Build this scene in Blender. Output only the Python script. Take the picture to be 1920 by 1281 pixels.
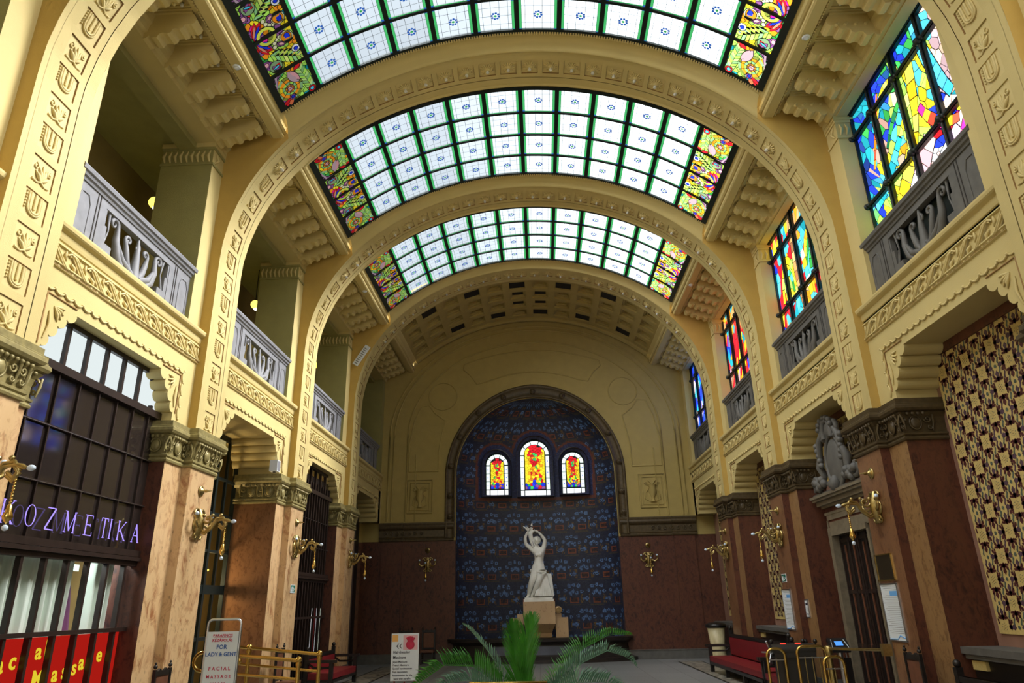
import bpy, math, random
import numpy as np
from mathutils import Vector, Matrix
from mathutils.geometry import tessellate_polygon
PI = math.pi
R = math.radians
C = bpy.context.scene.collection
for o in list(bpy.data.objects): bpy.data.objects.remove(o)

# ------------------------------------------------------------------ camera
cam_d = bpy.data.cameras.new('camera'); cam = bpy.data.objects.new('camera', cam_d); C.objects.link(cam)
F_PX = 1311.8; YAW, PITCH, ROLL = R(-1.913), R(20.561), R(-1.227)
cam_d.sensor_width = 36.0; cam_d.sensor_fit = 'HORIZONTAL'; cam_d.lens = 36.0 * F_PX / 1920.0
fw = Vector((math.sin(YAW)*math.cos(PITCH), math.cos(YAW)*math.cos(PITCH), math.sin(PITCH)))
r0 = Vector((math.cos(YAW), -math.sin(YAW), 0)); u0 = r0.cross(fw)
rr = r0*math.cos(ROLL) + u0*math.sin(ROLL); uu = -r0*math.sin(ROLL) + u0*math.cos(ROLL)
cam.matrix_world = Matrix(((rr.x, uu.x, -fw.x, 0.142), (rr.y, uu.y, -fw.y, 0.0), (rr.z, uu.z, -fw.z, 2.1), (0, 0, 0, 1)))
cam_d.clip_start = 0.05; cam_d.clip_end = 200
bpy.context.scene.camera = cam

# ------------------------------------------------------------------ sky, sun, big lights, exposure
sc = bpy.context.scene
w = bpy.data.worlds.new('sky'); sc.world = w; w.use_nodes = True
wn = w.node_tree.nodes; wn['Background'].inputs[0].default_value = (0.75, 0.87, 1.0, 1); wn['Background'].inputs[1].default_value = 1.0
sc.view_settings.view_transform = 'Standard'; sc.view_settings.look = 'None'
sc.view_settings.exposure = -0.08; sc.view_settings.gamma = 1.0; sc.view_settings.use_curve_mapping = False
SKY_WHITE = 1.0      # brightness of the daylit skylight glass
SKY_COL_L, SKY_COL_R = 0.55, 2.2  # daylight set as glow: coloured glass dimmer left, brighter on the sunny right
WIN_GLASS = 2.2      # brightness of the stained glass on the sunny side
def area(name, loc, target, sx, sy, power, col=(1, 1, 1)):
    l = bpy.data.lights.new(name, 'AREA'); l.shape = 'RECTANGLE'; l.size = sx; l.size_y = sy; l.energy = power; l.color = col
    o = bpy.data.objects.new(name, l); C.objects.link(o); o.location = loc
    o.rotation_euler = (Vector(target) - Vector(loc)).to_track_quat('-Z', 'Y').to_euler(); return o
# added fill light out of view on the right, brightening the left wall
area('right_fill_light', (6.3, 3.6, 8.2), (-6.5, 9.0, 5.0), 5.0, 4.5, 150, (1.0, 0.95, 0.84))
sun_d = bpy.data.lights.new('sun', 'SUN'); sun_d.energy = 46.0; sun_d.angle = R(38); sun_d.color = (1.0, .98, .95)
sun_o = bpy.data.objects.new('sun', sun_d); C.objects.link(sun_o); sun_o.location = (12, 14, 25)
sun_o.rotation_euler = Vector((-1.0, -.22, -.92)).to_track_quat('-Z', 'Y').to_euler()
# broad second sun added as fill for the right wall, through the same skylights
fill_sun_d = bpy.data.lights.new('left_fill_sun', 'SUN'); fill_sun_d.energy = 22.0; fill_sun_d.angle = R(80); fill_sun_d.color = (.97, .98, 1.0)
fill_sun_o = bpy.data.objects.new('left_fill_sun', fill_sun_d); C.objects.link(fill_sun_o); fill_sun_o.location = (-12, -10, 25)
fill_sun_o.rotation_euler = Vector((.85, .62, -.80)).to_track_quat('-Z', 'Y').to_euler()
area('front_fill_light', (-2.5, -5.5, 4.6), (2.5, 20.0, 4.0), 6.0, 5.0, 350, (1.0, .97, .9))  # added fill behind the camera for the end wall, pillars and statue

# ------------------------------------------------------------------ helpers
MATS = {}
def new_mat(name):
    m = bpy.data.materials.new(name); m.use_nodes = True; MATS[name] = m
    return m, m.node_tree.nodes, m.node_tree.links, m.node_tree.nodes['Principled BSDF']
def plain(name, col, rough=0.6, metal=0.0, vary=0.0, scale=3.0, bump=0.0, bscale=40.0):
    m, n, l, b = new_mat(name)
    b.inputs['Base Color'].default_value = (*col, 1); b.inputs['Roughness'].default_value = rough; b.inputs['Metallic'].default_value = metal
    if vary or bump:
        tc = n.new('ShaderNodeTexCoord')
    if vary:
        t = n.new('ShaderNodeTexNoise'); t.inputs['Scale'].default_value = scale; t.inputs['Detail'].default_value = 5
        l.new(tc.outputs['Object'], t.inputs['Vector'])
        r = n.new('ShaderNodeValToRGB'); r.color_ramp.elements[0].position = .3; r.color_ramp.elements[1].position = .7
        r.color_ramp.elements[0].color = (*[c*(1-vary) for c in col], 1); r.color_ramp.elements[1].color = (*[min(1, c*(1+vary*.6)) for c in col], 1)
        l.new(t.outputs['Fac'], r.inputs['Fac']); l.new(r.outputs['Color'], b.inputs['Base Color'])
    if bump:
        t = n.new('ShaderNodeTexNoise'); t.inputs['Scale'].default_value = bscale; t.inputs['Detail'].default_value = 3
        l.new(tc.outputs['Object'], t.inputs['Vector'])
        bp = n.new('ShaderNodeBump'); bp.inputs['Strength'].default_value = bump; bp.inputs['Distance'].default_value = 0.02
        l.new(t.outputs['Fac'], bp.inputs['Height']); l.new(bp.outputs['Normal'], b.inputs['Normal'])
    return m
def emit(name, col, s, attr=False):
    m = bpy.data.materials.new(name); m.use_nodes = True; MATS[name] = m
    n, l = m.node_tree.nodes, m.node_tree.links; n.clear()
    e = n.new('ShaderNodeEmission'); e.inputs[0].default_value = (*col, 1); e.inputs[1].default_value = s
    o = n.new('ShaderNodeOutputMaterial'); l.new(e.outputs[0], o.inputs[0])
    if attr:
        a = n.new('ShaderNodeAttribute'); a.attribute_name = 'Col'; l.new(a.outputs['Color'], e.inputs[0])
    return m
def marble(name, base, spot, light, sscale=7.0, amount=.52, rough=.28):
    m, n, l, b = new_mat(name)
    tc = n.new('ShaderNodeTexCoord')
    mp = n.new('ShaderNodeMapping'); mp.inputs['Scale'].default_value = (1, 1, .6); l.new(tc.outputs['Object'], mp.inputs['Vector'])
    a = n.new('ShaderNodeTexNoise'); a.inputs['Scale'].default_value = sscale; a.inputs['Detail'].default_value = 8; a.inputs['Roughness'].default_value = .7; a.inputs['Distortion'].default_value = .8
    l.new(mp.outputs[0], a.inputs['Vector'])
    r = n.new('ShaderNodeValToRGB'); r.color_ramp.elements[0].position = amount-.15; r.color_ramp.elements[1].position = amount+.03
    r.color_ramp.elements[0].color = (*spot, 1); r.color_ramp.elements[1].color = (*base, 1)
    l.new(a.outputs['Fac'], r.inputs['Fac'])
    c = n.new('ShaderNodeTexNoise'); c.inputs['Scale'].default_value = 1.3; c.inputs['Detail'].default_value = 4; l.new(mp.outputs[0], c.inputs['Vector'])
    mx = n.new('ShaderNodeMixRGB'); mx.inputs[2].default_value = (*light, 1)
    r2 = n.new('ShaderNodeValToRGB'); r2.color_ramp.elements[0].position = .45; r2.color_ramp.elements[1].position = .75
    l.new(c.outputs['Fac'], r2.inputs['Fac']); ml = n.new('ShaderNodeMath'); ml.operation = 'MULTIPLY'; ml.inputs[1].default_value = .6
    l.new(r2.outputs['Color'], ml.inputs[0]); l.new(ml.outputs[0], mx.inputs[0]); l.new(r.outputs['Color'], mx.inputs[1])
    v = n.new('ShaderNodeTexVoronoi'); v.inputs['Scale'].default_value = sscale*1.7; l.new(mp.outputs[0], v.inputs['Vector'])
    r3 = n.new('ShaderNodeValToRGB'); r3.color_ramp.elements[0].position = .10; r3.color_ramp.elements[1].position = .2
    r3.color_ramp.elements[0].color = (.35, .35, .35, 1); r3.color_ramp.elements[1].color = (1, 1, 1, 1)
    l.new(v.outputs['Distance'], r3.inputs['Fac'])
    m2 = n.new('ShaderNodeMixRGB'); m2.blend_type = 'MULTIPLY'; m2.inputs[0].default_value = .55; l.new(mx.outputs[0], m2.inputs[1]); l.new(r3.outputs['Color'], m2.inputs[2])
    l.new(m2.outputs[0], b.inputs['Base Color']); b.inputs['Roughness'].default_value = rough
    return m

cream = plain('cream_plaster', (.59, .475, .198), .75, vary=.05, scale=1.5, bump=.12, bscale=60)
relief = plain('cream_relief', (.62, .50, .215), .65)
ochre = plain('shaded_cream_plaster', (.50, .33, .08), .8, vary=.06, bump=.15, bscale=60)  # cream plaster again, shade of the camera-facing arch faces put into the colour
groove = plain('brown_line', (.34, .20, .07), .8)
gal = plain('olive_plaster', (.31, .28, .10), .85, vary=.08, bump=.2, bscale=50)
galdark = plain('dark_ochre_plaster', (.26, .19, .06), .9, vary=.08)
endwall = plain('warm_plaster', (.42, .32, .105), .8, vary=.06, bump=.2, bscale=50)
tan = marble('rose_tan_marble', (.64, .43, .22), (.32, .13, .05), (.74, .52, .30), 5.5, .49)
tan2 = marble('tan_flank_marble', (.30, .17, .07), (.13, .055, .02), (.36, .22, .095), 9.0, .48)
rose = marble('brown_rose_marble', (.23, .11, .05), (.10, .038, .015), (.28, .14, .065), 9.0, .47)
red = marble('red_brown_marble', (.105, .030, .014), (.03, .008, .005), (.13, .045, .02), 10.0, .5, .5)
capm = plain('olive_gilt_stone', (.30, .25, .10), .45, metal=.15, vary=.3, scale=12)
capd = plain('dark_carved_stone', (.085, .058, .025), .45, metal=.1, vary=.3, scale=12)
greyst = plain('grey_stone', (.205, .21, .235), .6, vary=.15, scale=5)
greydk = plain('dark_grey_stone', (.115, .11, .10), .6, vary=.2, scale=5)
iron = plain('black_iron', (.010, .018, .017), .45, metal=.3)
wood = plain('dark_brown_wood', (.022, .012, .009), .4, vary=.3, scale=8)
black = plain('black_wood', (.012, .009, .008), .4)
brass = plain('polished_brass', (.72, .48, .13), .25, metal=1)
brassd = plain('old_brass', (.50, .38, .15), .35, metal=1, vary=.2, scale=20)
steel = plain('brushed_steel', (.55, .56, .58), .3, metal=1)
white = plain('white_marble', (.88, .88, .84), .5, vary=.08, scale=4)
whitep = plain('white_board', (.74, .79, .84), .8)
redf = plain('red_leather', (.20, .008, .012), .5, vary=.15, scale=6)
brnl = plain('brown_leather', (.16, .06, .03), .5, vary=.2, scale=8)
green = plain('palm_green', (.045, .24, .015), .45, vary=.35, scale=9)
green2 = plain('palm_blue_green', (.12, .26, .17), .35, vary=.3, scale=9)
dgreen = plain('emerald_glass_border', (.10, .45, .18), .4)
darkglass = plain('dark_glass', (.022, .016, .014), .06); darkglass.node_tree.nodes['Principled BSDF'].inputs['Specular IOR Level'].default_value = .9
curtainm = plain('pale_curtain', (.62, .72, .64), .8)
redsign = emit('red_sign_film', (.75, .02, .012), .55)
purple = emit('violet_neon', (.38, .28, 1.0), 1.5)
yellow = emit('yellow_lettering', (1.0, .78, .04), .8)
frost = emit('frosted_pane', (.80, .88, .88), 1.05)
skyw = emit('daylit_milk_glass', (.90, .97, 1.0), SKY_WHITE, True)
bulb = plain('clear_bulb', (.75, .75, .72), .12); bulb.node_tree.nodes['Principled BSDF'].inputs['Transmission Weight'].default_value = .3
jewel = plain('blue_white_glass', (.65, .78, .95), .08)
lampg = emit('amber_lamp_glow', (1.0, .80, .12), 2.2)
lampw = emit('lamp_bulb_glow', (1, .97, .85), 8)
greensign = plain('green_sign', (.0, .15, .095), .9)
redtxt = plain('red_print', (.55, .02, .07), .6); bluetxt = plain('blue_print', (.02, .10, .38), .6); blacktxt = plain('dark_print', (.03, .03, .05), .6)
strip = emit('green_glass_strip', (.10, .75, .22), .75); blueb = emit('blue_glass_piece', (.04, .16, .62), .8)
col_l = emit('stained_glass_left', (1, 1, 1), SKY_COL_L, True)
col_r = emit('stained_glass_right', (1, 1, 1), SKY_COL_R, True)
wing = emit('stained_glass_window', (1, 1, 1), WIN_GLASS, True)
nichew = emit('stained_glass_niche', (1, 1, 1), 1.3, True)
mosaic, _n, _l, _b = new_mat('blue_mosaic'); _a = _n.new('ShaderNodeAttribute'); _a.attribute_name = 'Col'; _l.new(_a.outputs['Color'], _b.inputs['Base Color']); _b.inputs['Roughness'].default_value = .5

class MB:
    def __init__(s): s.v = []; s.f = []; s.m = []; s.c = []; s.mats = []; s.usec = False; s.sm = []
    def mi(s, mat):
        if mat not in s.mats: s.mats.append(mat)
        return s.mats.index(mat)
    def face(s, pts, mat, col=None, smooth=False):
        b = len(s.v); s.v += [tuple(p) for p in pts]; s.f.append(tuple(range(b, b+len(pts)))); s.m.append(s.mi(mat)); s.c.append(col); s.sm.append(smooth)
        if col is not None: s.usec = True
    def box(s, x0, x1, y0, y1, z0, z1, mat):
        p = [(x, y, z) for z in (z0, z1) for y in (y0, y1) for x in (x0, x1)]
        for q in ((0, 2, 3, 1), (4, 5, 7, 6), (0, 1, 5, 4), (2, 6, 7, 3), (0, 4, 6, 2), (1, 3, 7, 5)):
            s.face([p[i] for i in q], mat)
    def prism(s, poly, axis, a0, a1, mat, side=None):
        # poly in the two remaining axes, extruded along axis
        def P(u, v, a): return {0: (a, u, v), 1: (u, a, v), 2: (u, v, a)}[axis]
        s.face([P(u, v, a0) for u, v in poly], mat); s.face([P(u, v, a1) for u, v in reversed(poly)], mat)
        n = len(poly)
        for i in range(n):
            (u0_, v0_), (u1_, v1_) = poly[i], poly[(i+1) % n]
            s.face([P(u0_, v0_, a0), P(u0_, v0_, a1), P(u1_, v1_, a1), P(u1_, v1_, a0)], side or mat)
    def grid(s, rows, mat, closed=False, smooth=True, skip=None):
        # rows: list of equally long point lists
        b = len(s.v); nr = len(rows); nc = len(rows[0])
        for r_ in rows: s.v += [tuple(p) for p in r_]
        k = s.mi(mat)
        for i in range(nr-1):
            for j in range(nc if closed else nc-1):
                j2 = (j+1) % nc
                if skip and skip(i, j): continue
                s.f.append((b+i*nc+j, b+i*nc+j2, b+(i+1)*nc+j2, b+(i+1)*nc+j)); s.m.append(k); s.c.append(None); s.sm.append(smooth)
    def tube(s, pts, r, mat, n=8, caps=True):
        pts = [Vector(p) for p in pts]; m = len(pts)
        rs = r if isinstance(r, (list, tuple)) else [r]*m
        rows = []; up = None
        for i, p in enumerate(pts):
            t = (pts[min(i+1, m-1)] - pts[max(i-1, 0)])
            if t.length < 1e-9: t = Vector((0, 0, 1))
            t.normalize()
            if up is None:
                up = Vector((0, 0, 1)) if abs(t.z) < .9 else Vector((1, 0, 0))
            a = t.cross(up)
            if a.length < 1e-6: a = t.orthogonal()
            a.normalize(); b = a.cross(t); b.normalize(); up = b
            rows.append([p + (a*math.cos(2*PI*k/n) + b*math.sin(2*PI*k/n))*rs[i] for k in range(n)])
        s.grid(rows, mat, closed=True)
        if caps:
            s.face(list(reversed(rows[0])), mat); s.face(rows[-1], mat)
    def lathe(s, prof, mat, c=(0, 0, 0), n=16, axis=2, sy=1.0):
        rows = []
        for r_, h_ in prof:
            ring = []
            for k in range(n):
                a = 2*PI*k/n; x, y = r_*math.cos(a), r_*math.sin(a)*sy
                q = {2: (x, y, h_), 1: (x, h_, y), 0: (h_, x, y)}[axis]
                ring.append((c[0]+q[0], c[1]+q[1], c[2]+q[2]))
            rows.append(ring)
        s.grid(rows, mat, closed=True)
    def ball(s, c, r_, mat, n=10, k=6, sc_=(1, 1, 1)):
        rows = []
        for i in range(k+1):
            t = PI*i/k; z = -math.cos(t); q = math.sin(t)+1e-5
            rows.append([(c[0]+r_*sc_[0]*q*math.cos(2*PI*j/n), c[1]+r_*sc_[1]*q*math.sin(2*PI*j/n), c[2]+r_*sc_[2]*z) for j in range(n)])
        s.grid(rows, mat, closed=True)
    def build(s, name, parent=None, loc=None, rot=None, bevel=0):
        me = bpy.data.meshes.new(name); me.from_pydata(s.v, [], s.f)
        for m_ in s.mats: me.materials.append(m_)
        me.polygons.foreach_set('material_index', s.m)
        me.polygons.foreach_set('use_smooth', s.sm)
        if s.usec:
            at = me.color_attributes.new('Col', 'FLOAT_COLOR', 'CORNER'); buf = []
            for f_, c_ in zip(s.f, s.c): buf += list((*(c_ or (0, 0, 0)), 1))*len(f_)
            at.data.foreach_set('color', buf)
        me.update()
        o = bpy.data.objects.new(name, me); C.objects.link(o)
        if parent: o.parent = parent
        if loc: o.location = loc
        if rot: o.rotation_euler = rot
        if bevel:
            b = o.modifiers.new('bevel', 'BEVEL'); b.width = bevel; b.segments = 2; b.limit_method = 'ANGLE'
        return o
def tag(o, label=None, cat=None, group=None, kind=None):
    if label: o['label'] = label
    if cat: o['category'] = cat
    if group: o['group'] = group
    if kind: o['kind'] = kind
    return o
def thing(name, label, cat, loc=(0, 0, 0), rotz=0, group=None):
    o = bpy.data.objects.new(name, None); C.objects.link(o); o.location = loc; o.rotation_euler = (0, 0, rotz)
    o.empty_display_size = .2
    return tag(o, label, cat, group)
def struct(o): o['kind'] = 'structure'; return o
def kids(o): return [c for c in bpy.data.objects if c.parent == o]
def copy_tree(o, parent=None):
    c = o.copy(); C.objects.link(c); c.parent = parent
    for ch in [x for x in CH.get(o.name, [])]: copy_tree(ch, c)
    return c
CH = {}
def index_children():
    CH.clear()
    for o in bpy.data.objects:
        if o.parent: CH.setdefault(o.parent.name, []).append(o)
def put(src, loc, rotz, label, group=None, cat=None):
    index_children(); c = copy_tree(src); c.location = loc; c.rotation_euler = (0, 0, rotz); c['label'] = label
    if group: c['group'] = group
    return c
def text(name, body, size, mat, parent, loc, rot, ext=.002, align='LEFT', sx=1.0, bold=.02):
    cu = bpy.data.curves.new(name, 'FONT'); cu.body = body; cu.size = size; cu.extrude = ext; cu.align_x = align; cu.resolution_u = 3; cu.offset = size*bold
    t = bpy.data.objects.new(name, cu); C.objects.link(t); bpy.context.view_layer.update()
    me = bpy.data.meshes.new_from_object(t.evaluated_get(bpy.context.evaluated_depsgraph_get()))
    bpy.data.objects.remove(t); bpy.data.curves.remove(cu)
    me.materials.clear(); me.materials.append(mat)
    o = bpy.data.objects.new(name, me); C.objects.link(o); o.parent = parent; o.location = loc; o.rotation_euler = rot; o.scale = (sx, 1, 1)
    return o
def spiral(cx, cy, r_, turns, a0, n=22, sgn=1):
    return [(cx + r_*(1-.88*i/n)*math.cos(a0+sgn*turns*2*PI*i/n), cy + r_*(1-.88*i/n)*math.sin(a0+sgn*turns*2*PI*i/n)) for i in range(n+1)]
ORD = ['first', 'second', 'third', 'fourth', 'fifth', 'sixth', 'seventh', 'eighth', 'ninth', 'tenth', 'eleventh', 'twelfth']
SIDE = {-1: 'left', 1: 'right'}

# daylight passes through the milk glass as well as making it glow
_t = skyw.node_tree; _tr = _t.nodes.new('ShaderNodeBsdfTransparent'); _tr.inputs[0].default_value = (.5, .5, .5, 1); _ad = _t.nodes.new('ShaderNodeAddShader')
_e = [q for q in _t.nodes if q.type == 'EMISSION'][0]; _o = [q for q in _t.nodes if q.type == 'OUTPUT_MATERIAL'][0]; _e.inputs[1].default_value = SKY_WHITE*.6
_t.links.new(_e.outputs[0], _ad.inputs[0]); _t.links.new(_tr.outputs[0], _ad.inputs[1]); _t.links.new(_ad.outputs[0], _o.inputs[0])
# ------------------------------------------------------------------ hall dimensions (metres)
RIB0, PITCHY, RIBD = 7.2, 5.57, 1.06          # first visible rib near face, spacing, thickness
def ribY(k): return RIB0 + PITCHY*(k-1)       # k = 1..4 seen, 0 behind the camera
YEND = 29.67; YFRONT = -7.0
WALLX, RIBX, PIERX = 6.5, 6.33, 6.55
CAPZ, LEDGE, GALCEIL = 5.33, 7.25, 11.5
SPRING, EA, EB = 8.93, 6.33, 5.1
SKX, SKR, SKC = 5.14, 7.9, 6.27
def skz(x): return SKC + math.sqrt(max(0, SKR*SKR - x*x))
TH = math.asin(SKX/SKR)
BAYN = {0: 'bay over the camera', 1: 'nearest bay', 2: 'middle bay', 3: 'third bay', 4: 'farthest bay'}
def baymid(b): return ribY(b) + RIBD + (PITCHY-RIBD)/2
def side_loc(s, Y, z=0, x=WALLX): return (s*x, Y, z)
def side_rot(s): return R(90) if s > 0 else R(-90)   # local +y points into the nave
# ------------------------------------------------------------------ floor
m, n, l, b = new_mat('grey_floor_tiles')
tc = n.new('ShaderNodeTexCoord'); br = n.new('ShaderNodeTexBrick'); br.offset = 0; l.new(tc.outputs['Object'], br.inputs['Vector'])
br.inputs['Color1'].default_value = (.30, .31, .31, 1); br.inputs['Color2'].default_value = (.25, .26, .26, 1); br.inputs['Mortar'].default_value = (.14, .14, .14, 1)
br.inputs['Scale'].default_value = 1.0; br.inputs['Brick Width'].default_value = 1.1; br.inputs['Row Height'].default_value = 1.1; br.inputs['Mortar Size'].default_value = .012
nz = n.new('ShaderNodeTexNoise'); nz.inputs['Scale'].default_value = 30; nz.inputs['Detail'].default_value = 6; l.new(tc.outputs['Object'], nz.inputs['Vector'])
mx = n.new('ShaderNodeMixRGB'); mx.blend_type = 'OVERLAY'; mx.inputs[0].default_value = .7; l.new(br.outputs['Color'], mx.inputs[1]); l.new(nz.outputs['Fac'], mx.inputs[2])
l.new(mx.outputs[0], b.inputs['Base Color']); b.inputs['Roughness'].default_value = .35
floor = MB(); floor.face([(-11, YFRONT, 0), (11, YFRONT, 0), (11, 32, 0), (-11, 32, 0)], m); struct(floor.build('floor'))
m2, n, l, b = new_mat('mosaic_floor_border')
tc = n.new('ShaderNodeTexCoord'); ck = n.new('ShaderNodeTexVoronoi'); ck.inputs['Scale'].default_value = 6; l.new(tc.outputs['Object'], ck.inputs['Vector'])
rp = n.new('ShaderNodeValToRGB'); rp.color_ramp.elements[0].position = .35; rp.color_ramp.elements[1].position = .5; rp.color_ramp.elements[0].color = (.11, .10, .08, 1); rp.color_ramp.elements[1].color = (.33, .30, .24, 1)
l.new(ck.outputs['Distance'], rp.inputs['Fac']); l.new(rp.outputs['Color'], b.inputs['Base Color']); b.inputs['Roughness'].default_value = .4
bd = MB()
for s in (-1, 1):
    x0, x1 = sorted((s*5.08, s*5.85)); bd.face([(x0, 0, .004), (x1, 0, .004), (x1, 28.3, .004), (x0, 28.3, .004)], m2)
    for xx in (5.05, 5.87): bd.face([(s*xx-.03, 0, .006), (s*xx+.03, 0, .006), (s*xx+.03, 28.3, .006), (s*xx-.03, 28.3, .006)], iron)
struct(bd.build('trim_1'))

# ------------------------------------------------------------------ stained glass pieces: clipped cells
def clip(poly, nx, ny, d):
    out = []; n_ = len(poly)
    for i in range(n_):
        a, b_ = poly[i], poly[(i+1) % n_]
        da, db = a[0]*nx+a[1]*ny-d, b_[0]*nx+b_[1]*ny-d
        if da <= 0: out.append(a)
        if da*db < 0:
            t = da/(da-db); out.append((a[0]+t*(b_[0]-a[0]), a[1]+t*(b_[1]-a[1])))
    return out
def cells(W, H, n_, rng, ang=0.0, str_=1.0):
    ca, sa = math.cos(ang), math.sin(ang)
    T = lambda x, y: ((x*ca+y*sa)/str_, -x*sa+y*ca)
    I = lambda x, y: (x*str_*ca-y*sa, x*str_*sa+y*ca)
    pts = []; k = int(math.sqrt(n_*W/H))+1; k2 = int(n_/k)+1
    for i in range(k):
        for j in range(k2): pts.append(T((i+rng.random())*W/k, (j+rng.random())*H/k2))
    A = np.array(pts); out = []
    rect = [T(0, 0), T(W, 0), T(W, H), T(0, H)]
    for i, p in enumerate(pts):
        dd = np.sum((A-A[i])**2, 1); near = np.argsort(dd)[1:17]; poly = rect
        for q in near:
            dx, dy = A[q][0]-p[0], A[q][1]-p[1]
            poly = clip(poly, dx, dy, dx*(p[0]+A[q][0])/2+dy*(p[1]+A[q][1])/2)
            if len(poly) < 3: break
        if len(poly) >= 3: out.append([I(x, y) for x, y in poly])
    return out
def shrink(poly, g):
    cx = sum(p[0] for p in poly)/len(poly); cy = sum(p[1] for p in poly)/len(poly); o = []
    for x, y in poly:
        d = math.hypot(x-cx, y-cy); k = max(.5, 1-g/max(d, 1e-6)); o.append((cx+(x-cx)*k, cy+(y-cy)*k))
    return o, (cx, cy)
YEL, ORG, REDC, BLU, GRN, LIM, PNK, PUR, CYA, TEA, MAG, WHT, OLV, BRN = (1, .78, .03), (1, .35, .02), (.75, .02, .03), (.02, .05, .75), (.05, .42, .08), (.45, .85, .12), (.85, .42, .45), (.28, .10, .30), (.10, .65, .90), (.02, .35, .42), (.85, .02, .35), (.95, .98, 1), (.25, .30, .05), (.28, .12, .06)
def jit(c, rng, a=.25):
    k = 1+a*(rng.random()-.5)*2; return tuple(min(3.0, max(0, x*k)) for x in c)
def flor(s_, t_, kind, rng):
    # s_: 0 outer edge .. 1 towards the white panes; t_: 0..1 along the hall
    if kind == 0:
        dx, dy = s_-.42, t_-.48; r_ = math.hypot(dx, dy); a = math.atan2(dy, dx)
        if math.hypot(s_-.18, t_-.82) < .13: return REDC if rng.random() < .8 else PUR
        if math.hypot(s_-.30, t_-.80) < .07: return BLU
        if math.hypot(s_-.86, t_-.80) < .10: return REDC if math.hypot(s_-.86, t_-.80) > .045 else CYA
        if math.hypot(s_-.80, t_-.10) < .09: return REDC
        if r_ < .07: return PNK
        if r_ < .28 and int((r_+a/18)*22) % 2: return YEL if rng.random() < .5 else ORG
        if r_ < .33: return LIM if rng.random() < .5 else ORG
        if math.hypot((s_-.58)*1.3, t_-.32) < .17: return PNK
        if .66 < s_+.25*(t_-.5) < .86: return LIM if rng.random() < .65 else GRN
        if t_ > .85: return ORG if rng.random() < .6 else OLV
        if s_ < .25 and t_ < .5: return PUR if rng.random() < .5 else GRN
        return [ORG, OLV, LIM, GRN, YEL][int(rng.random()*5)]
    d = abs(s_*.8+t_*.9-.85)
    if math.hypot(s_-.84, t_-.28) < .10: return ORG if math.hypot(s_-.84, t_-.28) > .05 else BLU
    if math.hypot(s_-.90, t_-.72) < .09: return WHT if rng.random() < .6 else BLU
    if math.hypot(s_-.68, t_-.12) < .09: return PUR
    if math.hypot(s_-.22, t_-.22) < .17: return REDC if rng.random() < .55 else (MAG if rng.random() < .4 else PUR)
    if math.hypot(s_-.20, t_-.72) < .13: return REDC if rng.random() < .4 else PUR
    if d < .17: return LIM if rng.random() < .75 else YEL
    if s_ > .6: return ORG if rng.random() < .6 else YEL
    if s_ < .12: return GRN
    return [OLV, YEL, ORG, GRN, PUR][int(rng.random()*5)]
PW = 2*TH*SKR/12
def disc(cx, cy, r_, col, n_=12, a=0, k=1.0): return ([(cx+r_*math.cos(2*PI*i/n_+a), cy+r_*k*math.sin(2*PI*i/n_+a)) for i in range(n_)], col)
def petal(x0, y0, x1, y1, w_, col):
    dx, dy = x1-x0, y1-y0; L = math.hypot(dx, dy); nx, ny = -dy/L*w_, dx/L*w_
    return ([(x0, y0)]+[(x0+dx*u+nx*q, y0+dy*u+ny*q) for u, q in ((.25, .8), (.55, 1), (.8, .7))]+[(x1, y1)]+[(x0+dx*u-nx*q, y0+dy*u-ny*q) for u, q in ((.8, .7), (.55, 1), (.25, .8))], col)
def feather(x0, y0, x1, y1, n_, ln_, cols):
    out = []; dx, dy = x1-x0, y1-y0; L = math.hypot(dx, dy); tx, ty = dx/L, dy/L; st = L/n_
    for i in range(n_):
        bx, by = x0+tx*st*i, y0+ty*st*i; l = ln_*(1-.5*abs(i/n_-.4))
        for sg in (-1, 1):
            ox, oy = -ty*sg, tx*sg
            q = [(bx, by), (bx+tx*st*.85, by+ty*st*.85), (bx+tx*(st*1.9)+ox*l, by+ty*(st*1.9)+oy*l), (bx+tx*st*1.0+ox*l*.9, by+ty*st*1.0+oy*l*.9)]
            out.append((q, cols[(i+(sg > 0)) % len(cols)]))
    return out
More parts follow.
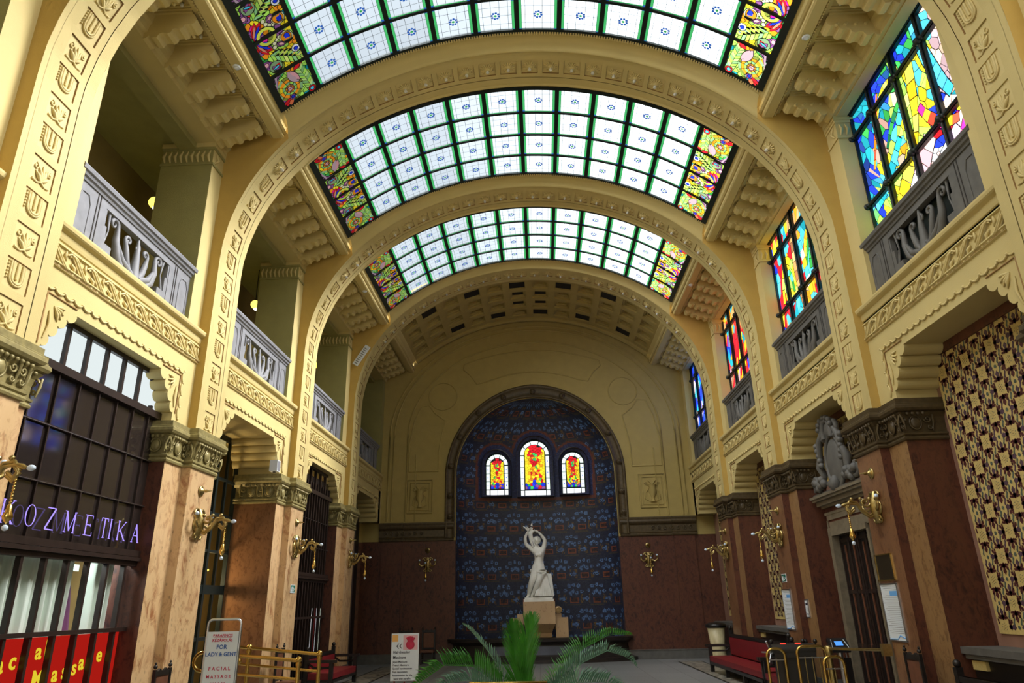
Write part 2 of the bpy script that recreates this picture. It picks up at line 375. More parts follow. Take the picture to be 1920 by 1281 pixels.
def motif(kind):
    G = []
    if kind == 1:
        G += feather(.30, .52, .98, .06, 8, .17, [LIM, (.35, .75, .3), LIM, (.75, .9, .2)])
        for k in range(6): G.append(disc(.62+.16*math.cos(.5+k*.5), .62+.0+.20*math.sin(.5+k*.5), .045, (.9, .9, .55), 7))
        G += [disc(.78, .74, .15, (.95, .9, .5)), disc(.78, .74, .12, ORG), disc(.80, .75, .06, BLU, 9, 0, 1.4), petal(.52, .70, .70, .60, .06, PUR), petal(.56, .68, .68, .62, .03, PNK)]
        G += [petal(.10, .92, .40, .62, .07, REDC), petal(.10, .92, .44, .78, .06, MAG), petal(.12, .94, .28, .56, .06, REDC), petal(.14, .92, .36, .68, .03, BLU), petal(.13, .90, .26, .64, .025, (.85, .35, .2)), petal(.14, .94, .40, .84, .02, BLU)]
        G += [([(.40+.22*math.cos(a), .98-.20*math.sin(a)) for a in np.linspace(0, PI, 9)]+[(.40+.15*math.cos(a), .98-.13*math.sin(a)) for a in np.linspace(PI, 0, 9)], (.75, .85, .1))]
        G += [disc(.87, .37, .09, WHT), disc(.87, .36, .045, BLU, 8), disc(.90, .54, .045, ORG), disc(.12, .36, .09, PUR), disc(.12, .36, .05, PNK), disc(.30, .20, .15, (.25, .4, .2))]
        G += [petal(.22, .12, .40, .24, .06, REDC), petal(.20, .20, .40, .14, .05, (.6, .05, .15)), petal(.22, .26, .34, .10, .04, PUR), petal(.22, .16, .38, .20, .02, CYA)]
    else:
        G += feather(.86, .02, .74, .92, 10, .13, [LIM, (.30, .62, .22), (.55, .85, .25)])
        for r1, r0, cc in ((.34, .27, (OLV, (.3, .55, .25))), (.26, .19, (ORG, YEL, ORG)), (.18, .12, ((.25, .55, .25), LIM)), (.11, .06, (ORG, BRN)), (.055, .0, (PNK,))):
            n_ = 10
            for i in range(n_):
                a0, a1 = 2*PI*i/n_, 2*PI*(i+.92)/n_; sp = .0
                G.append(([(.36+r1*math.cos(a0), .46+r1*math.sin(a0)), (.36+r1*math.cos(a1), .46+r1*math.sin(a1)), (.36+r0*math.cos(a1), .46+r0*math.sin(a1)), (.36+r0*math.cos(a0), .46+r0*math.sin(a0))], cc[i % len(cc)]))
        G += [petal(.46, .92, .62, .52, .11, (.55, .38, .42)), petal(.52, .90, .66, .56, .06, PNK)]
        G += [petal(.10, .04, .30, .20, .05, REDC), petal(.18, .02, .33, .18, .05, (.85, .2, .08)), petal(.06, .12, .28, .22, .04, REDC), disc(.34, .22, .07, PUR), disc(.34, .22, .035, BLU)]
        G += [disc(.84, .14, .09, REDC, 8), disc(.84, .14, .045, CYA, 8), petal(.62, .88, .80, .97, .05, REDC)]
        for k in range(5): G.append(([(.02, .95-.10*k), (.02, .88-.10*k), (.34-.05*k, .96), (.40-.05*k, .98)], PUR if k % 2 else (.45, .32, .40)))
    return G
MOT = {0: motif(0), 1: motif(1)}
def skylight(b, idx):
    y0 = ribY(b)+RIBD+.30; y1 = ribY(b+1)-.5; nr = 4; ph = (y1-y0)/nr
    def P(a, y, off=0): rad = SKR+off; return (rad*math.sin(a), y, SKC+rad*math.cos(a))
    f = MB()
    def bar_y(a, w_, d_):
        for q0, q1 in ((a-w_/SKR, a+w_/SKR),):
            A_ = [P(q0, y0, -d_), P(q1, y0, -d_), P(q1, y0, .03), P(q0, y0, .03)]; B_ = [P(q0, y1, -d_), P(q1, y1, -d_), P(q1, y1, .03), P(q0, y1, .03)]
            for i in range(4): j = (i+1) % 4; f.face([A_[i], A_[j], B_[j], B_[i]], iron)
    for i in range(13): bar_y(-TH+2*TH*i/12, .05 if 0 < i < 12 else .075, .05)
    for j in range(nr+1):
        yc = y0+ph*j; w_ = .035 if 0 < j < nr else .06
        rows = [[P(-TH+2*TH*i/48, yc-w_, -.045), P(-TH+2*TH*i/48, yc+w_, -.045), P(-TH+2*TH*i/48, yc+w_, .03), P(-TH+2*TH*i/48, yc-w_, .03)] for i in range(49)]
        f.grid(rows, iron, closed=True, smooth=False)
    fr = f.build('window_%d' % idx); struct(fr)
    g = MB(); ln = MB(); pcs = MB(); rngp = random.Random(idx)
    for i in range(12):
        for j in range(nr):
            a0, a1 = -TH+2*TH*i/12, -TH+2*TH*(i+1)/12; ya, yb = y0+ph*j, y0+ph*(j+1)
            U = lambda s_, t_, off=0: P(a0+(a1-a0)*s_, ya+(yb-ya)*t_, off)
            if 0 < i < 11:
                gain = .78+.10*rngp.random()+max(0, i-3)*.30-(.12 if j == nr-1 and i < 6 else 0)  # stronger daylight towards the right is put into the pane glow
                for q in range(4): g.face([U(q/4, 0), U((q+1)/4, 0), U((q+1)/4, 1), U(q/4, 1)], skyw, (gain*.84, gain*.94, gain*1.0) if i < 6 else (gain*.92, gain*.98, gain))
                for s_ in (.20, .40, .60, .80): ln.face([U(s_-.004, .06, -.012), U(s_+.004, .06, -.012), U(s_+.004, .94, -.012), U(s_-.004, .94, -.012)], iron)
                for t_ in (.25, .5, .75): ln.face([U(.1, t_-.004, -.012), U(.9, t_-.004, -.012), U(.9, t_+.004, -.012), U(.1, t_+.004, -.012)], iron)
                for s_ in (.085, .915):
                    ln.face([U(s_-.028, .06, -.014), U(s_+.028, .06, -.014), U(s_+.028, .94, -.014), U(s_-.028, .94, -.014)], strip)
                    ln.face([U(s_-.034, .06, -.010), U(s_+.034, .06, -.010), U(s_+.034, .94, -.010), U(s_-.034, .94, -.010)], iron)
                for t_ in (.05, .95):
                    ln.face([U(.1, t_-.012, -.014), U(.9, t_-.012, -.014), U(.9, t_+.012, -.014), U(.1, t_+.012, -.014)], strip)
                for s_ in (.085, .915):
                    for t_ in (.055, .945): ln.face([U(s_-.03, t_-.025, -.016), U(s_+.03, t_-.025, -.016), U(s_+.03, t_+.025, -.016), U(s_-.03, t_+.025, -.016)], blueb)
                for k in range(8):
                    an = k*PI/4+.2; c0 = (.5+.085*math.cos(an), .5+.085*math.sin(an)); rr_ = .032
                    ln.face([U(c0[0]+rr_*math.cos(an+q*PI/3), c0[1]+rr_*math.sin(an+q*PI/3), -.02) for q in range(6)], blueb)
                ln.face([U(.5+.035*math.cos(q*PI/4), .5+.035*math.sin(q*PI/4), -.02) for q in range(8)], strip)
            else:
                left = i == 0; kind = 0 if j in (0, 3) else 1; rng = random.Random(5+kind)
                g.face([U(0, 0, .02), U(1, 0, .02), U(1, 1, .02), U(0, 1, .02)], iron)
                for poly in cells(1, 1, 70, rng):
                    q, (cx, cy) = shrink(poly, .010)
                    tt = cy if j >= 2 else 1-cy; col = jit(flor(cx, tt, kind, rng), rng)
                    if cx < .05 or cx > .95 or (kind == 0 and tt > .95): col = jit(TEA, rng)
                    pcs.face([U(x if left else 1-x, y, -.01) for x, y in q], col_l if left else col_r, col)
                for mi_, (q, col) in enumerate(MOT[kind]):
                    q = [(min(max(x, .04), .96), min(max(y, .03), .97)) for x, y in q]; e_ = .0004*mi_
                    cx, cy = sum(p[0] for p in q)/len(q), sum(p[1] for p in q)/len(q)
                    big = [(cx+(x-cx)*1.0+.013*(1 if x > cx else -1), cy+(y-cy)*1.0+.013*(1 if y > cy else -1)) for x, y in q]
                    yy = (lambda v: 1-v) if j >= 2 else (lambda v: v)
                    xx = (lambda v: v) if left else (lambda v: 1-v)
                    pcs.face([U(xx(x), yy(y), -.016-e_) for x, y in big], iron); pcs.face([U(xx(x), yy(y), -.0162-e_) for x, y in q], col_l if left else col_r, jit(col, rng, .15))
    g.build('glass_panes', fr); ln.build('lead_pattern', fr); pcs.build('coloured_panes', fr)
    return fr

for b, idx in ((0, 1), (1, 2), (2, 3), (3, 4)): skylight(b, idx)

# ------------------------------------------------------------------ plaster margins round each skylight, cornice beams
def soff(t):
    # soffit path: t in metres from the left impost up and over; returns (x, z, nx, nz)
    V = SPRING-CAPZ
    if t <= V: return (-RIBX, CAPZ+t, 1, 0)
    if t >= V+ELL: return (RIBX, SPRING-(t-V-ELL), -1, 0)
    q = (t-V)/ELL; a = ang_of(q); x, z = -EA*math.cos(a), SPRING+EB*math.sin(a)
    nx, nz = math.cos(a)/EA, -math.sin(a)/EB; k = math.hypot(nx, nz); return (x, z, nx/k, nz/k)
_as = np.linspace(0, PI, 721); _xs = -EA*np.cos(_as); _zs = EB*np.sin(_as)
_L = np.concatenate([[0], np.cumsum(np.hypot(np.diff(_xs), np.diff(_zs)))]); ELL = float(_L[-1])
def ang_of(q): return float(np.interp(q*ELL, _L, _as))
TOTAL = 2*(SPRING-CAPZ)+ELL
NP = 50; CELL = TOTAL/NP
rib_panel = {}
def panel_mesh(kind):
    p = MB(); W2, H2 = .205, .19      # local x along hall, y along the arch, z out of the soffit
    p.box(-W2, W2, -H2, H2, -.02, .0, relief)
    if kind == 'bulb':
        for k in range(16):
            a = k*PI/8; r1 = .17 if k % 2 else .15
            p.tube([(0, 0, .0), (r1*.6*math.cos(a), r1*.6*math.sin(a), .016), (r1*math.cos(a), r1*math.sin(a), .004)], [.012, .024, .01], relief, 5)
        p.lathe([(.075, 0), (.07, .03), (.045, .035), (.04, .06), (.001, .06)], relief, n=10)
    elif kind == 'u':
        for r_, k in ((.12, .015), (.085, .02)):
            p.tube([(-r_, H2-.02, .008), (-r_, -.02, .012)]+[(-r_*math.cos(a), -.04-r_*.8*math.sin(a), .012) for a in np.linspace(.2, PI-.2, 7)]+[(r_, -.02, .012), (r_, H2-.02, .008)], k, relief, 6)
        for k in range(6): p.ball((-.16, .15-k*.045, .008), .016, relief, 6, 4)
        p.tube([(0, H2-.02, .008), (0, -.05, .01)], .02, relief, 6)
    else:
        for k in range(5):
            a = R(30+k*30); p.tube([(0, -.13, .008), (.08*math.cos(a), -.13+.12*math.sin(a), .02), (.14*math.cos(a), -.13+.24*math.sin(a), .006)], [.015, .03, .008], relief, 6)
        p.tube([(-.16, -.15, .008), (-.07, -.17, .012), (0, -.13, .012), (.07, -.17, .012), (.16, -.15, .008)], .016, relief, 6)
        for sx in (-1, 1): p.tube([(x_, y_, .01) for x_, y_ in spiral(sx*.13, .05, .05, 1.1, PI/2, 12, sx)], .012, relief, 5)
    return p
def make_rib(k):
    y0, y1 = ribY(k), ribY(k)+RIBD
    names = {1: 'nearest cream vault arch, its crown out of frame', 2: 'second cream vault arch, between the two front skylights', 3: 'third cream vault arch, behind the middle skylight', 4: 'farthest cream vault arch, in front of the coffered ceiling', 0: 'cream vault arch behind the viewer'}
    t = thing('vault_arch', names[k], 'arch', (0, y0, 0), 0, 'transverse arches of the hall')
    m = MB(); hw0, hw1 = .29, .71
    def Q(tt, u, off=0):
        x, z, nx, nz = soff(min(max(tt, 0), TOTAL)); return (x+nx*off, u, z+nz*off)
    D_ = RIBD
    for i in range(NP):
        t0, t1 = i*CELL, (i+1)*CELL; tm = (t0+t1)/2; p0, p1 = tm-.195, tm+.195
        sub = [t0, p0, p1, t1]
        for a, b_ in ((t0, p0), (p0, p1), (p1, t1)):
            strips = [(0, .10), (.105, hw0-.005), (hw1+.005, .84), (.856, D_)]
            if a != p0: strips = [(0, .10), (.105, .84), (.856, D_)]
            for ua, ub in strips: m.face([Q(a, ua), Q(a, ub), Q(b_, ub), Q(b_, ua)], cream)
            m.face([Q(a, .84, -.012), Q(a, .856, -.012), Q(b_, .856, -.012), Q(b_, .84, -.012)], groove)
            m.face([Q(a, .10, -.004), Q(a, .105, -.004), Q(b_, .105, -.004), Q(b_, .10, -.004)], relief)
        # the sunk square
        c_ = [(p0, hw0-.005), (p0, hw1+.005), (p1, hw1+.005), (p1, hw0-.005)]
        for q in range(4):
            (ta, ua), (tb, ub) = c_[q], c_[(q+1) % 4]
            m.face([Q(ta, ua), Q(tb, ub), Q(tb, ub, -.035), Q(ta, ua, -.035)], groove if q in (1, 2) else cream)  # two sides of the recess browned as painted edge shadow
    # near and far faces, out to the wall and up above the skylight edge
    N = 120
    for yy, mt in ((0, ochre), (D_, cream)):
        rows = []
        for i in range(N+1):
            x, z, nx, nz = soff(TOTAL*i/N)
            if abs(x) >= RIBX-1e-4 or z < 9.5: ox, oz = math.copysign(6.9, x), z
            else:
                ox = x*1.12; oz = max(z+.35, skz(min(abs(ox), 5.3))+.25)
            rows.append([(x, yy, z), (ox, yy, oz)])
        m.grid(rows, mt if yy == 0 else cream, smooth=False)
    # infill of the upper corners
    for s in (-1, 1):
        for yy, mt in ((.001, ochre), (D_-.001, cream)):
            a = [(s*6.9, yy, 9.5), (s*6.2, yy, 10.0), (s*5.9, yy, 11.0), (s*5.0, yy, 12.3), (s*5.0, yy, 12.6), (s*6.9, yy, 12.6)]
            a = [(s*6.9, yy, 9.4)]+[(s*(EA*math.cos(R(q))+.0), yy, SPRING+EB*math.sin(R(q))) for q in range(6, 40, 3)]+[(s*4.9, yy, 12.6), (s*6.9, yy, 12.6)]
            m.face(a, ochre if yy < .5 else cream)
    top = [[(x, -.02, 12.6 if abs(x) > 5.1 else skz(x)+.12), (x, D_+.02, 12.6 if abs(x) > 5.1 else skz(x)+.12)] for x in np.linspace(-6.9, 6.9, 60)]
    m.grid(top, cream)
    for s in (-1, 1): m.box(min(s*6.35, s*6.9), max(s*6.35, s*6.9), .01, D_-.01, CAPZ, 9.3, cream)
    m.build('arch_band', t)
    for i in range(NP):
        tm = (i+.5)*CELL; x, z, nx, nz = soff(tm)
        isb = abs(x) < 5.55 and z > 9
        kind = 'bulb' if isb else ('u' if i % 2 else 'flower')
        key = kind
        if key not in rib_panel:
            o = panel_mesh(kind).build('relief_panel', t); rib_panel[key] = o.data
        else:
            o = bpy.data.objects.new('relief_panel', rib_panel[key]); C.objects.link(o); o.parent = t
        Z = Vector((nx, 0, nz)); X = Vector((0, 1, 0)); Yv = Z.cross(X)
        if Yv.z < 0 and not isb: X = -X; Yv = -Yv
        o.matrix_local = Matrix.Translation(Vector((x-nx*.018, .5, z-nz*.018))) @ Matrix((X, Yv, Z)).transposed().to_4x4()
        if isb and k in (2, 3, 4):
            if 'b' not in rib_panel:
                q = MB(); q.lathe([(.001, .14), (.03, .13), (.042, .10), (.034, .07), (.022, .05)], bulb, n=8); rib_panel['b'] = q.build('light_bulb', o).data
            else:
                ob = bpy.data.objects.new('light_bulb', rib_panel['b']); C.objects.link(ob); ob.parent = o
    return t
for k in (0, 1, 2, 3, 4): make_rib(k)

# cove between each skylight (or the coffered vault) and the arch beyond it, with a dentil row
tn = [2]
def trim(mb, parent=None):
    o = mb.build('trim_%d' % tn[0], parent); tn[0] += 1; return struct(o)
def cove(ya, yb, flip=False, dent=True):
    # ya at glass edge, yb at arch face
    m = MB(); N = 64
    prof = [(0, 0, .05), (.0, .0, -.02), (.22, .0, -.03), (.24, 0, .0), (.30, .3, .05), (.5, .55, .10), (.72, .75, .06), (.80, .82, -.03), (.88, .9, -.07), (.96, .97, -.05), (1.0, 1.0, .0)]
    rows = []
    for i in range(N+1):
        a = -TH+2*TH*i/N; xs, zs = SKR*math.sin(a), SKC+SKR*math.cos(a)
        q = math.asin(min(1, abs(xs)/EA)) if True else 0
        xe = xs*1.0; ze = SPRING+EB*math.sqrt(max(0, 1-(xe/EA)**2))
        rows.append([(xs, ya+(yb-ya)*p, zs+(ze-zs)*w_+off) for p, w_, off in prof])
    m.grid(rows, cream, smooth=True)
    if dent:
        n_ = 190
        for i in range(n_):
            a = -TH+2*TH*(i+.5)/n_; c_, s_ = math.cos(a), math.sin(a); hw = .018
            def D(da, y, off): rad = SKR+off; return (rad*math.sin(a+da), y, SKC+rad*math.cos(a+da))
            A_ = [D(-hw/SKR, ya+(yb-ya)*.02, -.05), D(hw/SKR, ya+(yb-ya)*.02, -.05), D(hw/SKR, ya+(yb-ya)*.16, -.06), D(-hw/SKR, ya+(yb-ya)*.16, -.06)]
            B_ = [D(-hw/SKR, ya+(yb-ya)*.02, -.02), D(hw/SKR, ya+(yb-ya)*.02, -.02), D(hw/SKR, ya+(yb-ya)*.16, -.02), D(-hw/SKR, ya+(yb-ya)*.16, -.02)]
            m.face(A_, relief)
            for q in range(4): m.face([A_[q], A_[(q+1) % 4], B_[(q+1) % 4], B_[q]], relief)
    return trim(m)
for b in (0, 1, 2, 3):
    cove(ribY(b+1)-.5, ribY(b+1)); cove(ribY(b)+RIBD+.30, ribY(b)+RIBD, dent=False)
beam_mesh = None
for b in (0, 1, 2, 3, 4):
    ya = ribY(b)+RIBD; yb = ribY(b+1) if b < 4 else YEND
    for s in (-1, 1):
        m = MB()
        prof = [(5.10, 12.45), (5.10, 12.28), (5.16, 12.22), (5.22, 12.16), (5.24, 12.08), (5.20, 12.02), (5.24, 11.99), (5.27, 11.99), (5.27, 11.93), (5.30, 11.90), (5.50, 11.90), (5.52, 11.95), (5.56, 11.95), (5.58, 11.99), (5.66, 12.0), (5.68, 12.08), (6.35, 12.08), (6.38, 11.80), (6.42, 11.74), (6.44, 11.62), (6.50, 11.58), (6.52, 11.50), (6.62, 11.48)]
        if b == 4: prof[0] = (5.10, 12.6)
        rows = [[(s*x, y, z) for x, z in prof] for y in (ya, yb)]
        m.grid(rows, cream, smooth=False)
        o = trim(m)
        if b in (1, 2, 3):
            bd = MB(); n_ = 76
            for i in range(n_):
                y = ya+(yb-ya)*(i+.5)/n_; bd.ball((s*5.54, y, 11.93), .024, relief, 6, 4)
            bo = bd.build('bead_moulding', o)
# roof slab behind the plaster so no light leaks
m = MB()
for s in (-1, 1):
    mm = MB(); mm.box(min(s*6.95, s*9.4), max(s*6.95, s*9.4), YFRONT, 32, 12.7, 12.8, cream); struct(mm.build('ceiling_gallery'))
    for b in range(5): mm = MB(); mm.box(min(s*5.2, s*6.95), max(s*5.2, s*6.95), ribY(b)+RIBD, ribY(b+1) if b < 4 else 32, 12.7, 12.8, cream); struct(mm.build('ceiling_edge'))
mm = MB(); mm.box(-9.4, 9.4, 31.55, 31.65, 0, 13, cream); mm.box(-9.4, 9.4, YEND+.05, 31.6, 12.9, 13, cream); struct(mm.build('wall_rear'))
mm = MB(); mm.box(-9.4, 9.4, YFRONT-.1, YFRONT, 0, 12.1, cream); mm.box(-9.4, 9.4, ribY(0)-.16, ribY(0)-.10, 12.0, 14.6, cream); struct(mm.build('wall_front'))
m.box(-9.4, 9.4, YFRONT, ribY(0)-.10, 12.0, 12.1, cream)
struct(m.build('ceiling'))
# ------------------------------------------------------------------ brackets under the cornice
def make_bracket(label):
    t = thing('ceiling_bracket', label, 'bracket', group='brackets under the cornice')
    m = MB(); hw = .13
    # profile in (v, z): v from the wall outwards
    prof = [(0, -.62), (.06, -.60), (.10, -.55), (.16, -.60), (.24, -.60), (.28, -.52), (.34, -.50), (.42, -.53), (.48, -.50), (.50, -.43), (.56, -.41), (.62, -.44), (.68, -.41), (.70, -.34), (.76, -.33), (.82, -.35), (.88, -.31), (.90, -.23), (.86, -.14), (.80, -.10), (.0, -.10)]
    m.prism(prof, 0, -hw, hw, relief)
    m.build('scrolled_body', t, bevel=.012)
    q = MB()
    for i, (g, z0_, z1_) in enumerate(((.17, -.10, -.06), (.20, -.06, -.03), (.24, -.03, .0))): q.box(-g, g, -.02, .82+.02*i, z0_, z1_, cream)
    for v in (.18, .36, .54, .70): q.tube([(-hw-.012, v, -.30), (-hw-.02, v+.05, -.36)], .03, cream, 6)
    q.build('top_plate', t)
    bb = MB(); bb.lathe([(.04, 0), (.04, -.05), (.025, -.06)], relief, c=(.33, .72, 0), n=8); bb.lathe([(.02, -.06), (.035, -.10), (.03, -.14), (.001, -.16)], bulb, c=(.33, .72, 0), n=8)
    bb.build('light_bulb', t)
    return t
src = None
for b in (1, 2, 3, 4):
    for s in (-1, 1):
        n_ = 6
        for i in range(n_):
            y = ribY(b)+RIBD+.45+.725*i
            lab = '%s scrolled plaster bracket from the viewer, %s cornice, %s' % (ORD[i], SIDE[s], BAYN[b])
            if src is None: src = make_bracket(lab); o = src; o.location = side_loc(s, y, 12.08); o.rotation_euler = (0, 0, side_rot(s))
            else: o = put(src, side_loc(s, y, 12.08), side_rot(s), lab, 'brackets under the cornice')
# ------------------------------------------------------------------ smoke detectors
def detector(x, y, z, lab):
    t = thing('smoke_detector', lab, 'detector', (x, y, z)); m = MB(); m.lathe([(.07, 0), (.075, -.02), (.06, -.035), (.045, -.04)], whitep, n=16); m.lathe([(.045, -.04), (.04, -.055), (.001, -.057)], whitep, n=16); m.build('detector_body', t)
    r_ = MB(); r_.lathe([(.052, -.038), (.052, -.044), (.046, -.044)], steel, n=16); r_.build('ring', t)
detector(-5.40, 10.54, 11.9, 'round white smoke detector on the left skylight beam, nearest bay')
detector(5.40, 10.45, 11.9, 'round white smoke detector on the right skylight beam, nearest bay')
detector(-5.40, 20.9, 11.9, 'small white smoke detector on the left skylight beam, third bay')
detector(5.40, 21.3, 11.9, 'small white smoke detector on the right skylight beam, third bay')
# ------------------------------------------------------------------ side walls, one spandrel per bay, in local coordinates (x along wall, y into the nave)
HB = (PITCHY-RIBD)/2        # half opening between arches
def scallop_profile():
    # from the jamb (1.70, CAPZ) up to the flat top (1.16, 6.16), four lobes
    pts = [(1.80, CAPZ), (1.80, 5.50)]; steps = [(1.80, 5.50), (1.69, 5.68), (1.55, 5.86), (1.40, 6.02), (1.20, 6.16)]
    for (x0, z0), (x1, z1) in zip(steps, steps[1:]):
        dx, dz = x1-x0, z1-z0; L = math.hypot(dx, dz); nx, nz = -dz/L, dx/L; n_ = 8
        for i in range(n_+1):
            a = PI*i/n_; t_ = .5-.46*math.cos(a); pts.append((x0+dx*t_+nx*.075*math.sin(a), z0+dz*t_+nz*.075*math.sin(a)))
    return pts
SCAL = scallop_profile()
def wave_unit(m, x0, z0, p, s=1):
    # double ribbon S with a small leaf, relief on the frieze
    for o_ in (0, .055):
        pts = [(x0-.06*p+o_, .012, z0+.10), (x0+.08*p+o_, .03, z0+.145), (x0+.22*p+o_, .042, z0+.12), (x0+.50*p+o_, .046, z0+.0), (x0+.74*p+o_, .046, z0-.10), (x0+.90*p+o_, .034, z0-.115), (x0+.98*p+o_, .014, z0-.07)]
        m.tube(pts, .018, relief, 6)
    m.tube([(x0+.36*p, .02, z0-.12), (x0+.30*p, .03, z0-.03), (x0+.16*p, .02, z0+.02)], [.012, .030, .010], relief, 6)
    m.tube([(x0+.86*p, .02, z0+.14), (x0+.80*p, .03, z0+.06), (x0+.92*p, .02, z0+.0)], [.012, .026, .010], relief, 6)
    for q in (.30, .62): m.ball((x0+q*p, .008, z0-.135), .035, relief, 8, 4)
def garland(m):
    pts = [(-1.98, 5.45)]; z = 5.45
    path = [(-1.98, 5.42), (-1.98, 6.34), (1.98, 6.34), (1.98, 5.42)]
    for (xa, za), (xb, zb) in zip(path, path[1:]):
        L = math.hypot(xb-xa, zb-za); n_ = max(1, round(L/.21)); dx, dz = (xb-xa)/L, (zb-za)/L; ox, oz = -dz, dx
        for i in range(n_):
            t0 = L*i/n_; st = L/n_; ps = []
            for q in range(7):
                t_ = t0+st*q/6; h_ = math.sin(PI*q/6)*.045; ps.append((xa+dx*t_+(-ox)*-h_*-1*0+dz*h_, .012, za+dz*t_-dx*h_))
            m.tube(ps, [.010]+[.018]*5+[.010], relief, 5, caps=False)
            m.ball((xa+dx*t0, .014, za+dz*t0), .026, relief, 6, 4)
def corbel_relief(m, s):
    m.tube([(s*1.88, .008, 5.50), (s*1.88, .008, 6.24), (s*1.24, .008, 6.24)], .014, groove, 5)
    for a in (-60, -38, -15, 8): m.tube([(s*1.70, .005, 6.10), (s*(1.70-.13*math.cos(R(a))), .022, 6.10+.13*math.sin(R(a))), (s*(1.70-.22*math.cos(R(a))), .008, 6.10+.22*math.sin(R(a))*1.0)], [.012, .026, .008], relief, 6)
    m.tube([(s*1.80, .01, 5.6), (s*1.75, .02, 5.8), (s*1.78, .01, 6.0)], [.01, .022, .01], relief, 6)
walls = {}
for s in (-1, 1):
    root = MB()
    # plain wall above the piers and behind the viewer
    z0 = 0
    xo = s*6.52; fw_ = MB(); fw_.face([(xo, YFRONT, 0), (xo, ribY(0)-.05, 0), (xo, ribY(0)-.05, 12.1), (xo, YFRONT, 12.1)], cream); struct(fw_.build('wall_side_front'))
    tops = [MB() for b in range(5)]
    for b in range(5): tops[b].box(min(s*6.5, s*6.95), max(s*6.5, s*6.95), ribY(b)+RIBD+.001, ribY(b+1)-.001 if b < 4 else YEND, 11.48, 12.7, cream)
    # outer enclosure
    xg = s*9.0; root.face([(xg, YFRONT, 0), (xg, 32, 0), (xg, 32, 12.8), (xg, YFRONT, 12.8)], galdark)
    W_ = struct(root.build('wall_left' if s < 0 else 'wall_right')); walls[s] = W_
    for b in range(5): tops[b].build('lintel_wall', W_)['kind'] = 'structure'
bay_mesh = {}
for b in (0, 1, 2, 3, 4):
    for s in (-1, 1):
        half = HB if b < 4 else HB
        mid = baymid(b); key = 'deep' if (s < 0 and b == 2) else ('x' if s > 0 else 'n')
        depth = {'deep': -1.2, 'x': -.75, 'n': -.75}[key]
        if key not in bay_mesh:
            m = MB()
            sh = .15 if s < 0 else -.15
            poly = [(-HB+.002, CAPZ)]+[(-x+sh, z) for x, z in SCAL]+[(x+sh, z) for x, z in reversed(SCAL)]+[(HB-.002, CAPZ), (HB-.002, 7.12), (-HB+.002, 7.12)]
            m.prism(poly, 1, 0, depth, cream, side=cream)
            # ledge mouldings (y, z) profile swept along x
            for prof in ([(0, 7.04), (.02, 7.05), (.03, 7.09), (.035, 7.16), (.09, 7.19), (.11, 7.21), (.12, 7.25), (.12, 7.28), (-.3, 7.285)],
                         [(0, 7.0), (.03, 6.99), (.035, 6.97), (.0, 6.95)], [(0, 6.72), (.05, 6.71), (.055, 6.69), (.03, 6.67), (.03, 6.645), (.0, 6.63)]):
                m.grid([[(x, y, z) for y, z in prof] for x in (-HB, HB)], cream, smooth=False)
            # two quiet grooves
            m.box(-HB, HB, -.001, .003, 6.965, 6.972, groove); m.box(-HB, HB, -.001, .034, 6.655, 6.662, groove)
            for zz in (6.95, ): pass
            bay_mesh[key] = m
            o = m.build('spandrel_wall', walls[s], side_loc(s, mid), (0, 0, side_rot(s))); bay_mesh[key] = o.data
        else:
            o = bpy.data.objects.new('spandrel_wall', bay_mesh[key]); C.objects.link(o); o.parent = walls[s]; o.location = side_loc(s, mid); o.rotation_euler = (0, 0, side_rot(s))
        if b == 0: continue
        for nm in ('wave_frieze', 'scalloped_garland', 'corbel_ornament'):
            if nm not in bay_mesh:
                m = MB()
                if nm == 'wave_frieze':
                    nn = 10; p = 2*HB/nn
                    for i in range(nn): wave_unit(m, -HB+p*i, 6.80, p)
                elif nm == 'scalloped_garland': garland(m)
                else: corbel_relief(m, -1); corbel_relief(m, 1)
                ob = m.build(nm, o); bay_mesh[nm] = ob.data
            else: ob = bpy.data.objects.new(nm, bay_mesh[nm]); C.objects.link(ob); ob.parent = o
            if nm == 'wave_frieze' and s < 0: ob.scale = (-1, 1, 1)
            if nm != 'wave_frieze': ob.location = (.15 if s < 0 else -.15, 0, 0)
def strip_slab(x0, x1, b, mt):
    q = MB(); q.box(x0, x1, ribY(b)+RIBD+.005, ribY(b+1)-.005 if b < 4 else YEND, 7.0, 7.26, mt); struct(q.build('floor_gallery_edge'))
# gallery floors, backs, ceilings, upper piers
gm = MB()
gm.box(-9.0, -6.93, ribY(0), YEND, 7.0, 7.26, gal); [strip_slab(-6.93, -6.62, b, gal) for b in range(5)]; gm.box(-9.0, -6.93, ribY(0), YEND, GALCEIL, GALCEIL+.1, gal)
gm.box(-8.9, -8.8, ribY(0), YEND, 7.2, GALCEIL, galdark); gm.box(-7.3, -6.93, ribY(0), YEND, GALCEIL-.16, GALCEIL, gal)
struct(gm.build('wall_gallery'))
gm = MB(); gm.box(6.93, 7.2, ribY(0), YEND, 6.95, 7.26, cream); [strip_slab(6.5, 6.93, b, cream) for b in range(5)]; gm.box(7.25, 7.3, ribY(0), YEND, 7.2, 7.5, cream); struct(gm.build('wall_window_side'))
def pier_mesh(depth, side_mat, two=True):
    m = MB(); W2 = RIBD/2+.47
    m.box(-W2, W2, -.05-depth, -.05, LEDGE, 11.6, side_mat); m.box(-W2, W2, -.052, -.045, LEDGE, 11.5, cream)
    m.box(-W2-.04, W2+.04, -.05-depth-.02, -.01, 11.38, 11.48, cream); m.box(-W2-.025, W2+.025, -.05-depth-.01, -.025, 11.32, 11.38, side_mat); m.box(-W2-.03, W2+.03, -.05-depth-.01, -.02, 10.94, 10.99, side_mat)
    return m
